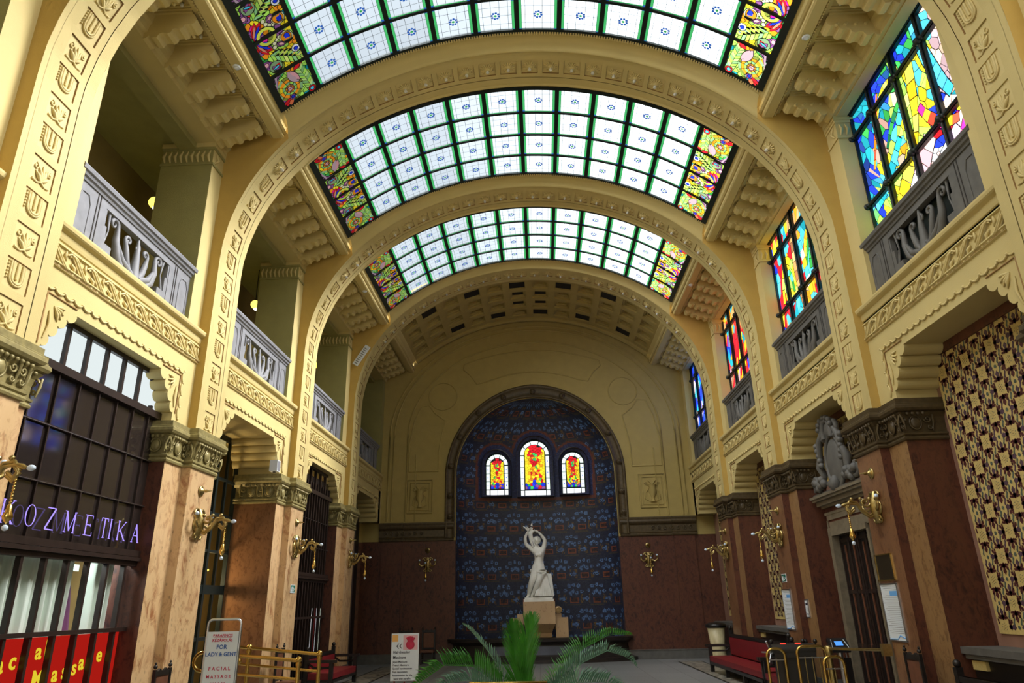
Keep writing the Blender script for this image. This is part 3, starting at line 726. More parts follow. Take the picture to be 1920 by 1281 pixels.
def pier_orn(depth):
    m = MB(); W2 = RIBD/2+.47
    for side in (-1, 1):
        n_ = int(depth/.12)
        for i in range(n_):
            v = -.12-i*.12; m.tube([(side*(W2+.0), v, 11.02), (side*(W2+.02), v-.03, 11.16), (side*(W2+.0), v, 11.30)], [.015, .035, .012], relief, 5)
        m.tube([(side*(W2-.1), -.04, 11.03), (side*(W2-.2), -.02, 11.15), (side*(W2-.1), -.04, 11.30)], [.015, .035, .012], relief, 5)
    return m
pm = {}
for k in (1, 2, 3, 4):
    for s in (-1, 1):
        if s not in pm:
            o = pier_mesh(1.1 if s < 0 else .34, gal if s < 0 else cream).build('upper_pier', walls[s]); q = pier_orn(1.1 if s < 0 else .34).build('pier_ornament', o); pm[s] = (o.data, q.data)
        else:
            o = bpy.data.objects.new('upper_pier', pm[s][0]); C.objects.link(o); o.parent = walls[s]; q = bpy.data.objects.new('pier_ornament', pm[s][1]); C.objects.link(q); q.parent = o
        o.location = side_loc(s, ribY(k)+RIBD/2); o.rotation_euler = (0, 0, side_rot(s))
# half piers at the far wall
for s in (-1, 1):
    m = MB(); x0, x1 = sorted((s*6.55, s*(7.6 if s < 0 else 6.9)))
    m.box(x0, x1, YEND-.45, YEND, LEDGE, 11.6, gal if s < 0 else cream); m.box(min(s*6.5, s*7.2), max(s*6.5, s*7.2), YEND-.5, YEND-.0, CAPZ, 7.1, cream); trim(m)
# ------------------------------------------------------------------ balustrades
def make_balustrade(mat, label):
    t = thing('balustrade', label, 'balustrade', group='carved stone balustrades along the upper storey')
    L2 = 1.80; z0, z1 = .0, 1.22
    m = MB()
    for s in (-1, 1):
        x0, x1 = sorted((s*1.02, s*L2)); m.box(x0, x1, -.12, 0, z0, 1.02, mat)
    m.box(-1.02, 1.02, -.12, 0, 0, .10, mat); m.box(-1.02, 1.02, -.12, 0, .90, 1.02, mat)
    for s in (-1, 1):   # shaped shoulders of the opening
        for zz0, zz1 in ((.10, .34), (.34, .62), (.62, .90)):
            w_ = {.10: .30, .34: .10, .62: .04}[zz0]; x0, x1 = sorted((s*1.02, s*(1.02-w_))); m.box(x0, x1, -.10, -.01, zz0, zz1, mat)
    m.build('stone_panels', t, bevel=.006)
    r_ = MB(); prof = [(-.16, 1.02), (.02, 1.02), (.03, 1.06), (.06, 1.08), (.07, 1.12), (.10, 1.14), (.11, 1.20), (.09, 1.23), (-.22, 1.23), (-.23, 1.02)]
    r_.prism([(x, z) for x, z in prof], 0, -L2-.04, L2+.04, mat); r_.build('top_rail', t)
    for s in (-1, 1):
        p = MB(); c = s*1.56; pl = [(-.15, .18), (.15, .18), (.15, .72), (.08, .86), (-.08, .86), (-.15, .72)]
        for (xa, za), (xb, zb) in zip(pl, pl[1:]+pl[:1]): p.tube([(c+xa, .004, za), (c+xb, .004, zb)], .012, mat, 5)
        for xx in (1.20, 1.27): p.box(s*xx-.006, s*xx+.006, -.004, .012, 0, 1.02, groovegrey)
        p.build('recessed_panel_moulding', t)
    o = MB()
    for s in (-1, 1):
        sp = [(s*x, -.05, z) for x, z in spiral(.70, .80, .11, 1.2, PI, 14, -1)]
        o.tube(list(reversed(sp))+[(s*.60, -.04, .55), (s*.52, -.04, .30), (s*.28, -.04, .10)], [.02]*8+[.035]*7+[.06, .07, .05], mat, 8)
        sp = [(s*x, -.05, z) for x, z in spiral(.27, .72, .08, 1.1, 0, 12, 1)]
        o.tube(list(reversed(sp))+[(s*.30, -.04, .55), (s*.24, -.04, .35), (s*.10, -.04, .15)], [.018]*6+[.03]*7+[.05, .06, .05], mat, 8)
        o.ball((s*.80, -.05, .16), .085, mat, 10, 6, (.8, .7, 1.3))
        o.tube([(s*.86, -.05, .9), (s*.82, -.05, .6), (s*.90, -.05, .35)], [.03, .015, .03], mat, 6)
        o.tube([(s*.12, -.03, .18), (s*.40, -.02, .30), (s*.55, -.03, .52)], [.07, .055, .03], mat, 8)
    o.tube([(0, -.04, .05), (0, -.03, .40), (0, -.03, .62), (0, -.04, .90)], [.12, .07, .05, .02], mat, 10)
    for a in range(5): o.ball((.09*math.cos(a*1.256), -.02, .20+.09*math.sin(a*1.256)), .045, mat, 8, 5)
    o.tube([(x, -.04, z) for x, z in spiral(0, .72, .09, 1.0, PI/2, 12)], .022, mat, 6)
    o.build('carved_scrollwork', t)
    return t
groovegrey = plain('joint_shadow_line', (.06, .055, .05), .9)
bs = {}
for s in (-1, 1):
    for b in (1, 2, 3, 4):
        lab = '%s stone balustrade with scrollwork, %s side upper storey, %s' % ('pale grey' if s < 0 else 'dark grey', SIDE[s], BAYN[b])
        loc = side_loc(s, baymid(b), 7.27, 6.63)
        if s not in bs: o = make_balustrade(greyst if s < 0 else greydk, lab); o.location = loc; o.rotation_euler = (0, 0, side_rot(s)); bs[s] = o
        else: put(bs[s], loc, side_rot(s), lab)
# ------------------------------------------------------------------ marble pillars with capitals
def outline(off, dep, s=-1):
    a, f = .50+off, .17+off      # half width of the front strip, its reach
    WL, WR = (.83+off, 1.14+off) if s < 0 else (1.14+off, .83+off)      # the flank towards the viewer is the wider one
    return [(-WL, -dep), (-WL, .0+off), (-a, .0+off), (-a, f), (a, f), (a, .0+off), (WR, .0+off), (WR, -dep)]
def make_pillar(s, k, dep):
    nm = {1: 'nearest', 2: 'second', 3: 'third', 4: 'farthest'}[k]
    t = thing('marble_pillar', '%s marble pillar on the %s with a carved capital%s' % (nm, SIDE[s], ', %s' % {1: 'cut by the frame', 2: 'beside the nearest bay', 3: 'behind a green exit sign', 4: 'closest to the end wall'}[k]), 'pillar', side_loc(s, ribY(k)+RIBD/2), side_rot(s), 'marble pillars of the hall')
    m = MB(); po = outline(0, dep, s); n_ = len(po)
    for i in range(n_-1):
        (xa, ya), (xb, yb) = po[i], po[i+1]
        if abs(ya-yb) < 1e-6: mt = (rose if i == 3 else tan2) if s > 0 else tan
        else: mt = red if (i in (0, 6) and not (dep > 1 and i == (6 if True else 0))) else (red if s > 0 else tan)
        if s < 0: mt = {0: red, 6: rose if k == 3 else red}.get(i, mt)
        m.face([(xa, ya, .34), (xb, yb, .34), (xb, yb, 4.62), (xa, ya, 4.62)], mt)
    m.build('marble_shaft', t)
    for (x, y) in (( -.5, .17), (.5, .17)): pass
    bs_ = MB(); po = outline(.05, dep, s); q = [(x, y) for x, y in po]; bs_.prism(q, 2, 0, .30, greydk); q = outline(.025, dep, s); bs_.prism(q, 2, .30, .36, greydk); bs_.build('stone_base', t)
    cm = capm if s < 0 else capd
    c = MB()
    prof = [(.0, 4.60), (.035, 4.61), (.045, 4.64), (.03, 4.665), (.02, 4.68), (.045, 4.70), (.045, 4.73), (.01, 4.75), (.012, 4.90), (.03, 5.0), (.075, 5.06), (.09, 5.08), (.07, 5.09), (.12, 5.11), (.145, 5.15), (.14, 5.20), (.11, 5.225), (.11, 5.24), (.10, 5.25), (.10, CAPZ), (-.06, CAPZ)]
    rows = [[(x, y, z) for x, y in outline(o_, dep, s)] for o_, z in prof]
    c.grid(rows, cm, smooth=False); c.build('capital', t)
    o = MB()
    def carve(cx, cy, wd, axis, sgn):
        # axis 0: ornament along x at y=cy ; axis 1: along y at x=cx
        def P(u, v, d): return (cx+u, cy+d*sgn, v) if axis == 0 else (cx+d*sgn, cy+u, v)
        if wd > .3:
            o.tube([P(.10*math.cos(a), 4.90+.12*math.sin(a), .03) for a in np.linspace(0, 2*PI, 15)], .016, cm, 5, caps=False)
            rows = []; 
            for i in range(5):
                t_ = i/4*PI/2; rows.append([P(.085*math.cos(t_)*math.cos(a), 4.90+.105*math.cos(t_)*math.sin(a), .03+.035*math.sin(t_)) for a in np.linspace(0, 2*PI, 13)[:-1]])
            o.grid(rows, cm, closed=True)
        st = .17 if wd > .3 else 0
        for sg in (-1, 1):
            if wd > .3 or sg == 1:
                for q in range(2 if wd > .45 else 1):
                    u0_ = sg*(st+.04+q*.17) if wd > .3 else 0
                    o.tube([P(u0_+u, v, .035) for u, v in spiral(0, 4.96, .07, 1.3, 0, 14, sg)], .017, cm, 5)
                    o.tube([P(u0_+u, v, .03) for u, v in spiral(sg*.02, 4.82, .045, 1.2, PI, 12, -sg)], .014, cm, 5)
                    o.tube([P(u0_+sg*.07, 4.76, .02), P(u0_+sg*.09, 4.9, .04), P(u0_+sg*.07, 5.03, .08)], [.012, .022, .02], cm, 5)
        n_ = max(2, int(wd/.085))
        for i in range(n_): o.ball(P(-wd/2+wd*(i+.5)/n_, 5.055, .075), .034, cm, 6, 4)
    carve(0, .18, 1.0, 0, 1)
    for sg in (-1, 1):
        wide = (sg > 0) == (s < 0)
        carve(sg*(.82 if wide else .67), .01, .60 if wide else .26, 0, 1); carve(sg*.51, .085, .12, 1, sg)
        for q in range(2 if dep > 1 else 1): carve(sg*(1.15 if wide else .84), -.20-.45*q, .36, 1, sg)
    o.build('carved_ornament', t)
    return t
for s in (-1, 1):
    for k in (1, 2, 3, 4): make_pillar(s, k, 1.1 if s < 0 and k in (2, 3) else .75)
# ------------------------------------------------------------------ end wall
SK = 0
e = MB()
def arcpts(r_, cz=7.2, n_=40, a0=0, a1=PI): return [(r_*math.cos(a0+(a1-a0)*i/n_), cz+r_*math.sin(a0+(a1-a0)*i/n_)) for i in range(n_+1)]
NR = 3.34
# wall face with the niche opening: build as strips left, right and over the arch
for s in (-1, 1):
    e.face([(s*NR, YEND, 4.6), (s*7.4, YEND, 4.6), (s*7.4, YEND, 7.2), (s*NR, YEND, 7.2)], endwall)
N = 48
rows = []
for i in range(N+1):
    a = PI*i/N; x, z = NR*math.cos(a), 7.2+NR*math.sin(a); k = min(7.4/max(abs(math.cos(a)), 1e-6), 7.6/max(abs(math.sin(a)), 1e-6)); rows.append([(x, YEND, z), (k*math.cos(a), YEND, 7.2+k*math.sin(a))])
e.grid(rows, endwall, smooth=False)
for s in (-1, 1):
    e.face([(s*NR, YEND+.01, .30), (s*7.4, YEND+.01, .30), (s*7.4, YEND+.01, 4.66), (s*NR, YEND+.01, 4.66)], red)
    for xx, dd in ((4.1, .0), ): pass
    x0, x1 = sorted((s*5.55, s*6.4)); e.box(x0, x1, YEND-.06, YEND+.01, .3, 4.64, red)
we = struct(e.build('wall_back'))
bz = MB()
for s in (-1, 1):
    x0, x1 = sorted((s*3.3, s*9.0)); bz.box(x0, x1, YEND-.09, YEND+.3, 0, .32, greydk)
    bz.box(x0, x1, YEND-.11, YEND+.02, .32, .35, greydk)
struct(bz.build('baseboard_back', we))
# dark frieze band and arch frame
fr = MB()
prof = [(.0, 4.58), (-.05, 4.60), (-.06, 4.65), (-.03, 4.69), (-.05, 4.73), (-.02, 4.76), (-.02, 5.02), (-.06, 5.05), (-.11, 5.10), (-.13, 5.15), (-.10, 5.22), (-.12, 5.28), (-.12, CAPZ), (.0, CAPZ)]
for s in (-1, 1):
    for xa, xb, dy in ((3.42, 5.5, 0), (5.5, 6.5, -.07)):
        rows = [[(s*x, YEND+y+dy, z) for y, z in prof] for x in (xa, xb)]; fr.grid(rows, capd, smooth=False)
        for x in (xa, xb): fr.face([(s*x, YEND+y+dy, z) for y, z in prof], capd)
    for i in range(7):
        x = s*(4.75+i*.25); fr.tube([(x+u, YEND-.05-(.07 if abs(x) > 5.4 else 0), v) for u, v in spiral(0, 4.90, .09, 1.3, i, 12, 1)], .022, capd, 5)
# arch frame: profile (radial offset, y)
pf = [(0, .0), (.0, -.10), (.05, -.12), (.09, -.09), (.12, -.06), (.42, -.06), (.45, -.10), (.50, -.13), (.55, -.12), (.60, -.05), (.62, .0)]
rows = []
path = [(NR, 4.70), (NR, 5.8), (NR, 6.6)]+[(None, a) for a in np.linspace(0, PI, 41)]+[(-NR, 6.6), (-NR, 5.8), (-NR, 4.70)]
for p in path:
    if p[0] is None: rows.append([((NR+.03+d*(1-.28*abs(math.cos(p[1]))))*math.cos(p[1]), YEND+y, 7.2+(NR+.03+d*(1-.28*abs(math.cos(p[1]))))*math.sin(p[1])) for d, y in pf])
    else:
        sg = 1 if p[0] > 0 else -1; rows.append([(sg*(NR+.03+d*.72), YEND+y, p[1]) for d, y in pf])
fr.grid(rows, capd, smooth=True)
for p in [(x, z) for s in (-1, 1) for x, z in ((s*3.60, 5.55), (s*3.60, 6.4))]+[((NR+.27)*math.cos(a)*1.0, 7.2+(NR+.29)*math.sin(a)) for a in np.linspace(.12, PI-.12, 9)]:
    fr.ball((p[0], YEND-.09, p[1]), .13, capd, 10, 6, (1, .6, 1)); fr.ball((p[0], YEND-.17, p[1]), .06, capd, 8, 4)
struct(fr.build('trim_%d' % 90, we))
# plaster lines and panels on the end wall
pl = MB()
def line(pts, r_=.02, mt=None): pl.tube([(x, YEND-.008, z) for x, z in pts], r_*1.35, mt or endwall, 5, caps=False)
def dbl(pts): line(pts, .028); 
for kx, kz in ((.985, .985), (.955, .955), (.86, .86)):
    P_ = [(EA*kx, 5.4), (EA*kx, SPRING)]+[(EA*kx*math.cos(a), SPRING+EB*(1-(1-kz)*1.2)*math.sin(a)) for a in np.linspace(0, PI, 60)]+[(-EA*kx, SPRING), (-EA*kx, 5.4)]
    line(P_, .03)
line([(EA*.80, 5.4), (EA*.80, 8.2)], .02); line([(-EA*.80, 5.4), (-EA*.80, 8.2)], .02)
# upper cartouche panel
a_ = [(2.75*math.cos(a)*1.15, 8.0+4.6*math.sin(a)) for a in np.linspace(R(42), R(138), 24)]
ap = [(-3.05, 11.55), (-3.3, 11.9)]; 
up = [(x_, 12.75-.062*x_*x_) for x_ in np.linspace(-3.0, 3.0, 25)]; lo = [(x_, 11.75-.10*x_*x_) for x_ in np.linspace(2.0, -2.0, 17)]
line(up+[(3.05, 11.95), (2.75, 11.7), (2.45, 11.25)]+lo+[(-2.45, 11.25), (-2.75, 11.7), (-3.05, 11.95), (-3.0, 12.19)], .022)
for s in (-1, 1):
    line([(s*3.95+.62*math.cos(a), 10.75+.62*math.sin(a)) for a in np.linspace(0, 2*PI, 29)], .02)
    line([(s*4.1, 7.45), (s*5.35, 7.45), (s*5.38, 8.6), (s*5.2, 9.6), (s*4.9, 10.3), (s*4.55, 10.35), (s*4.3, 10.0), (s*3.85, 9.65), (s*4.0, 8.9), (s*4.1, 8.3), (s*4.1, 7.45)], .022)
    x0, x1 = 4.34, 5.39
    for g, r_ in ((0, .03), (.12, .02)): line([(s*(x0+g), 5.72+g), (s*(x1-g), 5.72+g), (s*(x1-g), 7.08-g), (s*(x0+g), 7.08-g), (s*(x0+g), 5.72+g)], r_)
struct(pl.build('trim_91', we))
# relief urn panels beside the niche
for s in (-1, 1):
    m = MB(); cx = s*4.865
    m.tube([(cx, YEND-.02, 5.95), (cx, YEND-.02, 6.1), (cx, YEND-.03, 6.35), (cx, YEND-.03, 6.55), (cx, YEND-.02, 6.62)], [.12, .05, .17, .13, .19], endwall, 10)
    for sg in (-1, 1):
        m.tube([(cx+sg*x, YEND-.02, z) for x, z in spiral(.24, 6.68, .09, 1.3, 0, 14)], .018, endwall, 5)
        m.tube([(cx+sg*.14, YEND-.02, 6.5), (cx+sg*.27, YEND-.025, 6.35), (cx+sg*.30, YEND-.02, 6.05), (cx+sg*.15, YEND-.02, 5.98)], .022, endwall, 5)
        m.tube([(cx, YEND-.02, 6.62), (cx+sg*.1, YEND-.03, 6.78), (cx+sg*.2, YEND-.02, 6.84)], [.02, .035, .01], endwall, 5)
    struct(m.build('trim_%d' % (92 if s < 0 else 93), we))
# ------------------------------------------------------------------ niche in blue mosaic with colour laid piece by piece
ND = 1.5
def niche_pt(a, z):
    # a: 0..PI around the plan, z height
    if z <= 7.2: rr_ = 1.0
    else: rr_ = math.sqrt(max(0.0, 1-((z-7.2)/NR)**2))
    return (NR*rr_*math.cos(a), YEND+ND*rr_*math.sin(a), z)
WINS = [(-1.68, 6.56, 8.40, .50), (.0, 6.53, 9.0, .66), (1.68, 6.56, 8.40, .50)]
nu, nv = 176, 228; z_lo, z_hi = .80, 7.2+NR
angs = np.linspace(0, PI, 400); px_ = NR*np.cos(angs); py_ = ND*np.sin(angs); al = np.concatenate([[0], np.cumsum(np.hypot(np.diff(px_), np.diff(py_)))]); AL = al[-1]
rng = random.Random(3); V = []; F = []; COL = []
zs_ = [z_lo+(z_hi-z_lo)*j/nv for j in range(nv+1)]
# crown rows follow the dome angle so that they do not bunch up
for j in range(nv+1):
    for i in range(nu+1):
        a = float(np.interp(AL*i/nu, al, angs)); V.append(niche_pt(a, min(zs_[j], z_hi-1e-4)))
def mosaic_col(u, z, x):
    base = (.022, .026, .055)
    P_ = .98; gx = (u/P_) % 1; gz = (z/P_) % 1; row = int(z/P_); gx = (u/P_+.5*(row % 2)) % 1
    dx, dz = (gx-.5)*P_, (gz-.5)*P_
    c = base if rng.random() < .75 else (.028, .034, .060)
    if abs(dx) < .17 and abs(dz+.25) < .11:
        return (.20, .06, .03) if (abs(dx) > .13 or abs(dz+.25) > .075) else ((.06, .025, .02) if rng.random() < .6 else (.012, .014, .03))
    for cx_, cz_, r_ in ((-.13, .02, .075), (.13, .02, .075), (0, .10, .07), (-.20, .30, .08), (.20, .30, .08), (-.33, .08, .07), (.35, .12, .07), (.0, .34, .06), (.44, -.2, .08), (-.44, -.2, .06)):
        d = math.hypot(dx-cx_, dz-cz_)
        if d < r_ and d > r_*.3: return (.10, .19, .40) if rng.random() < .75 else (.05, .09, .2)
        if d <= r_*.3: return (.02, .02, .03)
    if .30 < abs(dx) < .43 and -.38 < dz < -.02: return (.13, .08, .03) if rng.random() < .5 else c
    if abs(dz+.44) < .03 and abs(dx) < .3: return (.06, .05, .04)
    return c
def border(x, z):
    # red border line around the three windows, with a violet-blue band inside it
    def shape(g):
        if z < 6.42-g: return False
        if abs(x) < 2.50+g and z < 8.0: return True
        for cx_, zc, r_ in ((-1.68, 7.95, .80), (1.68, 7.95, .80), (0, 8.35, .95)):
            if math.hypot(x-cx_, z-zc) < r_+g: return True
            if abs(x-cx_) < r_+g and 6.4 < z < zc: return True
        return False
    if shape(0): return 1
    if shape(.10): return 2
    return 0
def inwin(x, z, g=0):
    for cx_, za, zb, hw in WINS:
        if abs(x-cx_) < hw+g and za-g < z < zb-hw: return True
        if z >= zb-hw and math.hypot(x-cx_, z-(zb-hw)) < hw+g: return True
    return False
for j in range(nv):
    for i in range(nu):
        q = j*(nu+1)+i; x = (V[q][0]+V[q+1][0])/2; z = (V[q][2]+V[q+nu+1][2])/2
        if inwin(x, z, .0): continue
        F.append((q, q+1, q+nu+2, q+nu+1)); u = AL*i/nu; bb = border(x, z)
        if i < 3 or i > nu-4: c = (.05, .045, .07)
        elif bb == 2: c = (.14, .04, .028)
        elif bb == 1: c = (.022, .028, .10) if rng.random() < .7 else (.035, .05, .16)
        else: c = mosaic_col(u, z, x)
        k = .8+.4*rng.random(); COL.append(tuple(v_*k for v_ in c))
me = bpy.data.meshes.new('niche'); me.from_pydata(V, [], F); me.materials.append(mosaic)
at = me.color_attributes.new('Col', 'FLOAT_COLOR', 'CORNER'); at.data.foreach_set('color', np.repeat(np.c_[np.array(COL), np.ones(len(COL))], 4, axis=0).astype(np.float32).ravel())
o = bpy.data.objects.new('wall_niche', me); C.objects.link(o); struct(o)
# niche windows
def arch_poly(cx, za, zb, hw, g=0):
    return [(cx-hw+g, za+g), (cx+hw-g, za+g)]+[(cx+(hw-g)*math.cos(a), zb-hw+(hw-g)*math.sin(a)) for a in np.linspace(0, PI, 15)]
def inside(poly, x, y):
    c = False; n_ = len(poly)
    for i in range(n_):
        (x0, y0), (x1, y1) = poly[i], poly[(i+1) % n_]
        if (y0 > y) != (y1 > y) and x < (x1-x0)*(y-y0)/(y1-y0)+x0: c = not c
    return c
for wi, (cx, za, zb, hw) in enumerate(WINS):
    rr_ = math.sqrt(max(0, 1-(cx/NR)**2)); yy = YEND+ND*rr_+.12
    if wi == 1: yy = YEND+ND+.10
    m = MB(); pg = arch_poly(cx, za-.06, zb+.06, hw+.08); ins = arch_poly(cx, za-.06, zb+.06, hw+.08)
    # deep dark reveal
    outer = arch_poly(cx, za-.10, zb+.12, hw+.14); m.grid([[(x, yy-.55, z) for x, z in outer], [(x, yy+.06, z) for x, z in outer]], iron, closed=True, smooth=False)
    m.face([(x, yy+.05, z) for x, z in outer], iron); w0 = m.build('window_%d' % (9+wi)); struct(w0)
    gl = MB(); rng = random.Random(wi+20); inner = arch_poly(cx, za+.30, zb-.16, hw-.16)
    # white border panes
    def pane(poly, col): gl.face([(x, yy, z) for x, z in poly], nichew, col)
    W0 = hw-.02
    pane([(cx-W0, za+.03), (cx-W0+.14, za+.03), (cx-W0+.14, za+.24), (cx-W0, za+.24)], WHT); pane([(cx+W0-.14, za+.03), (cx+W0, za+.03), (cx+W0, za+.24), (cx+W0-.14, za+.24)], WHT)
    for a_, b_ in ((-.5, 0), (0.02, .5)): pane([(cx+a_*(2*W0-.36), za+.03), (cx+b_*(2*W0-.36), za+.03), (cx+b_*(2*W0-.36), za+.24), (cx+a_*(2*W0-.36), za+.24)], WHT)
    zt = zb-hw; nseg = 3
    for sg in (-1, 1):
        for q in range(nseg):
            z0_ = za+.28+(zt-za-.30)*q/nseg; z1_ = za+.28+(zt-za-.30)*(q+1)/nseg-.02
            x0, x1 = sorted((cx+sg*W0, cx+sg*(W0-.15))); pane([(x0, z0_), (x1, z0_), (x1, z1_), (x0, z1_)], (.82, .95, .9))
            gl.face([(cx+sg*(W0-.075)+.02*math.cos(k*PI/3), yy-.01, (z0_+z1_)/2+.03*math.sin(k*PI/3)) for k in range(6)], nichew, BLU)
    for q in range(5):
        a0, a1 = PI*q/5+.03, PI*(q+1)/5-.03
        pts = [(cx+W0*math.cos(a), zt+W0*math.sin(a)) for a in np.linspace(a0, a1, 4)]+[(cx+(W0-.15)*math.cos(a), zt+(W0-.15)*math.sin(a)) for a in np.linspace(a1, a0, 4)]
        pane(pts, (.85, .96, .92))
    iw = hw-.22
    for poly in cells(2*iw, zb-za-.50, 120, rng):
        p2, (ax, az) = shrink(poly, .006); X, Z = cx-iw+ax, za+.30+az
        zt2 = zb-.22-iw
        if Z > zt2 and math.hypot(X-cx, Z-zt2) > iw-.01: continue
        dx, f_ = abs(X-cx)/iw, (Z-za-.3)/(zb-za-.5)
        c = YEL if rng.random() < .6 else ORG
        if dx > .8: c = YEL
        if f_ > .82 and dx < .7: c = REDC
        elif abs(dx-.35-.2*math.sin(f_*9)) < .13: c = REDC if f_ > .5 or rng.random() < .4 else (.05, .55, .12) if rng.random() < .5 else ORG
        elif dx < .16: c = (.06, .55, .12) if f_ > .6 else (BLU if f_ < .2 else REDC if rng.random() < .5 else YEL)
        elif f_ < .14: c = PUR if rng.random() < .5 else BLU
        gl.face([(cx-iw+x, yy, za+.30+z) for x, z in p2], nichew, jit(c, rng))
    gl.build('glass_pieces', w0)
# ------------------------------------------------------------------ coffered vault of the farthest bay
cv = MB(); y0, y1 = ribY(4)+RIBD, YEND-.55; cols = 12; rowsn = 4; ylist0 = y0+.28; rp = (y1-.1-ylist0)/rowsn
dark = plain('open_coffer_dark', (.01, .008, .006), .9)
def Pc(a, y, off=0): rad = SKR+off; return (rad*math.sin(a), y, SKC+rad*math.cos(a))
opened = {(0, 1), (0, 3), (0, 5), (0, 7), (0, 9), (1, 5), (1, 6), (2, 5), (2, 6), (3, 2), (3, 4), (3, 6), (3, 8), (3, 10)}
for i in range(cols):
    a0, a1 = -TH+2*TH*i/cols, -TH+2*TH*(i+1)/cols
    cv.face([Pc(a0, y0), Pc(a1, y0), Pc(a1, ylist0), Pc(a0, ylist0)], endwall)
    cv.face([Pc(a0, y1-.1), Pc(a1, y1-.1), Pc(a1, y1), Pc(a0, y1)], endwall)
    for j in range(rowsn):
        ya, yb = ylist0+rp*j, ylist0+rp*(j+1)
        U = lambda s_, t_, off=0: Pc(a0+(a1-a0)*s_, ya+(yb-ya)*t_, off)
        lv = [(0, 0), (.15, 0), (.15, .07), (.23, .07), (.23, .14), (.31, .14), (.31, .19)]
        for (g0, d0), (g1, d1) in zip(lv, lv[1:]):
            q0 = [U(g0, g0, d0), U(1-g0, g0, d0), U(1-g0, 1-g0, d0), U(g0, 1-g0, d0)]; q1 = [U(g1, g1, d1), U(1-g1, g1, d1), U(1-g1, 1-g1, d1), U(g1, 1-g1, d1)]
            for q in range(4): cv.face([q0[q], q0[(q+1) % 4], q1[(q+1) % 4], q1[q]], endwall)
        if (j, i) in opened:
            big = j in (0, 3); g = .17 if big else .26; dd = .06 if big else .13
            cv.face([U(g, g, dd), U(1-g, g, dd), U(1-g, 1-g, dd), U(g, 1-g, dd)], dark)
        else: cv.face([U(.31, .31, .19), U(.69, .31, .19), U(.69, .69, .19), U(.31, .69, .19)], endwall)
rows = []
for i in range(49):
    a = -TH+2*TH*i/48; rows.append([Pc(a, y1, 0), Pc(a, y1, -.10), Pc(a, y1+.08, -.14), Pc(a, y1+.14, -.10), Pc(a, y1+.2, -.02), Pc(a, YEND, .0)])
cv.grid(rows, endwall, smooth=False)
struct(cv.build('ceiling_coffered'))
# ------------------------------------------------------------------ upper stained glass windows on the right
def blob_color(idx, u, v, rng):
    # u 0..1 from the far jamb to the near one, v 0..1 up
    r_ = rng.random()
    if idx == 1:
        if v < .22: return WHT if r_ < .6 else CYA if r_ < .8 else (.75, .9, .85)
        if u < .10: return TEA if r_ < .5 else BLU if r_ < .7 else (.02, .05, .25)
        if math.hypot(u-.68, (v-.46)*.9) < .10: return [BLU, REDC, YEL, MAG, BLU][int(r_*5)]
        if math.hypot(u-.86, v-.36) < .12: return [MAG, YEL, WHT, ORG][int(r_*4)]
        if abs(v-(.30+.95*(u-.15)*(u+.1))) < .10 and u < .72: return YEL if r_ < .65 else LIM
        if abs(v-(.55+.75*(u-.30))) < .10 and u < .75: return LIM if r_ < .5 else YEL if r_ < .75 else CYA
        if u > .72 and v > .5: return (.62, .42, .45) if r_ < .45 else (.10, .60, .85) if r_ < .75 else (.8, .55, .4)
        if v > .82: return [TEA, GRN, BLU, (.02, .10, .3), TEA][int(r_*5)]
        if math.hypot(u-.35, v-.22) < .18 or (.22 < v < .42 and u > .3): return (.85, .55, .5) if r_ < .5 else PNK if r_ < .7 else WHT
        if u < .35: return [TEA, CYA, (.05, .30, .65), GRN, (.55, .32, .25), BLU][int(r_*6)]
        return [(.60, .42, .42), CYA, TEA, (.7, .5, .35), LIM, ORG][int(r_*6)]
    if idx == 2:
        for cx, cy, rad, cs in ((.28, .62, .16, (YEL, LIM, YEL)), (.28, .62, .27, (CYA, TEA, REDC)), (.70, .60, .13, (GRN, GRN, CYA)), (.70, .60, .22, (YEL, ORG, CYA))):
            if math.hypot(u-cx, v-cy) < rad: return cs[int(r_*3)]
        if v < .25: return [CYA, WHT, BLU, YEL, REDC][int(r_*5)]
        if .38 < u < .6: return [(.55, .28, .10), (.75, .45, .2), ORG, CYA][int(r_*4)]
        return [CYA, (.6, .35, .15), BLU, REDC, TEA, YEL][int(r_*6)]
    if idx == 3:
        if v > .75: return [ORG, REDC, TEA, (.6, .3, .1)][int(r_*4)]
        if v < .3: return [BLU, BLU, MAG, CYA, ORG][int(r_*5)]
        if abs(u-.45-.15*math.sin(v*9)) < .12: return REDC if r_ < .55 else YEL
        return [(.4, .2, .1), TEA, ORG, BLU, (.5, .3, .35), REDC][int(r_*6)]
    return [BLU, BLU, (.03, .12, .6), TEA, CYA, (.8, .6, .6), BLU, WHT][int(r_*8)]
W2_ = (2.2, 2.3, 2.4)
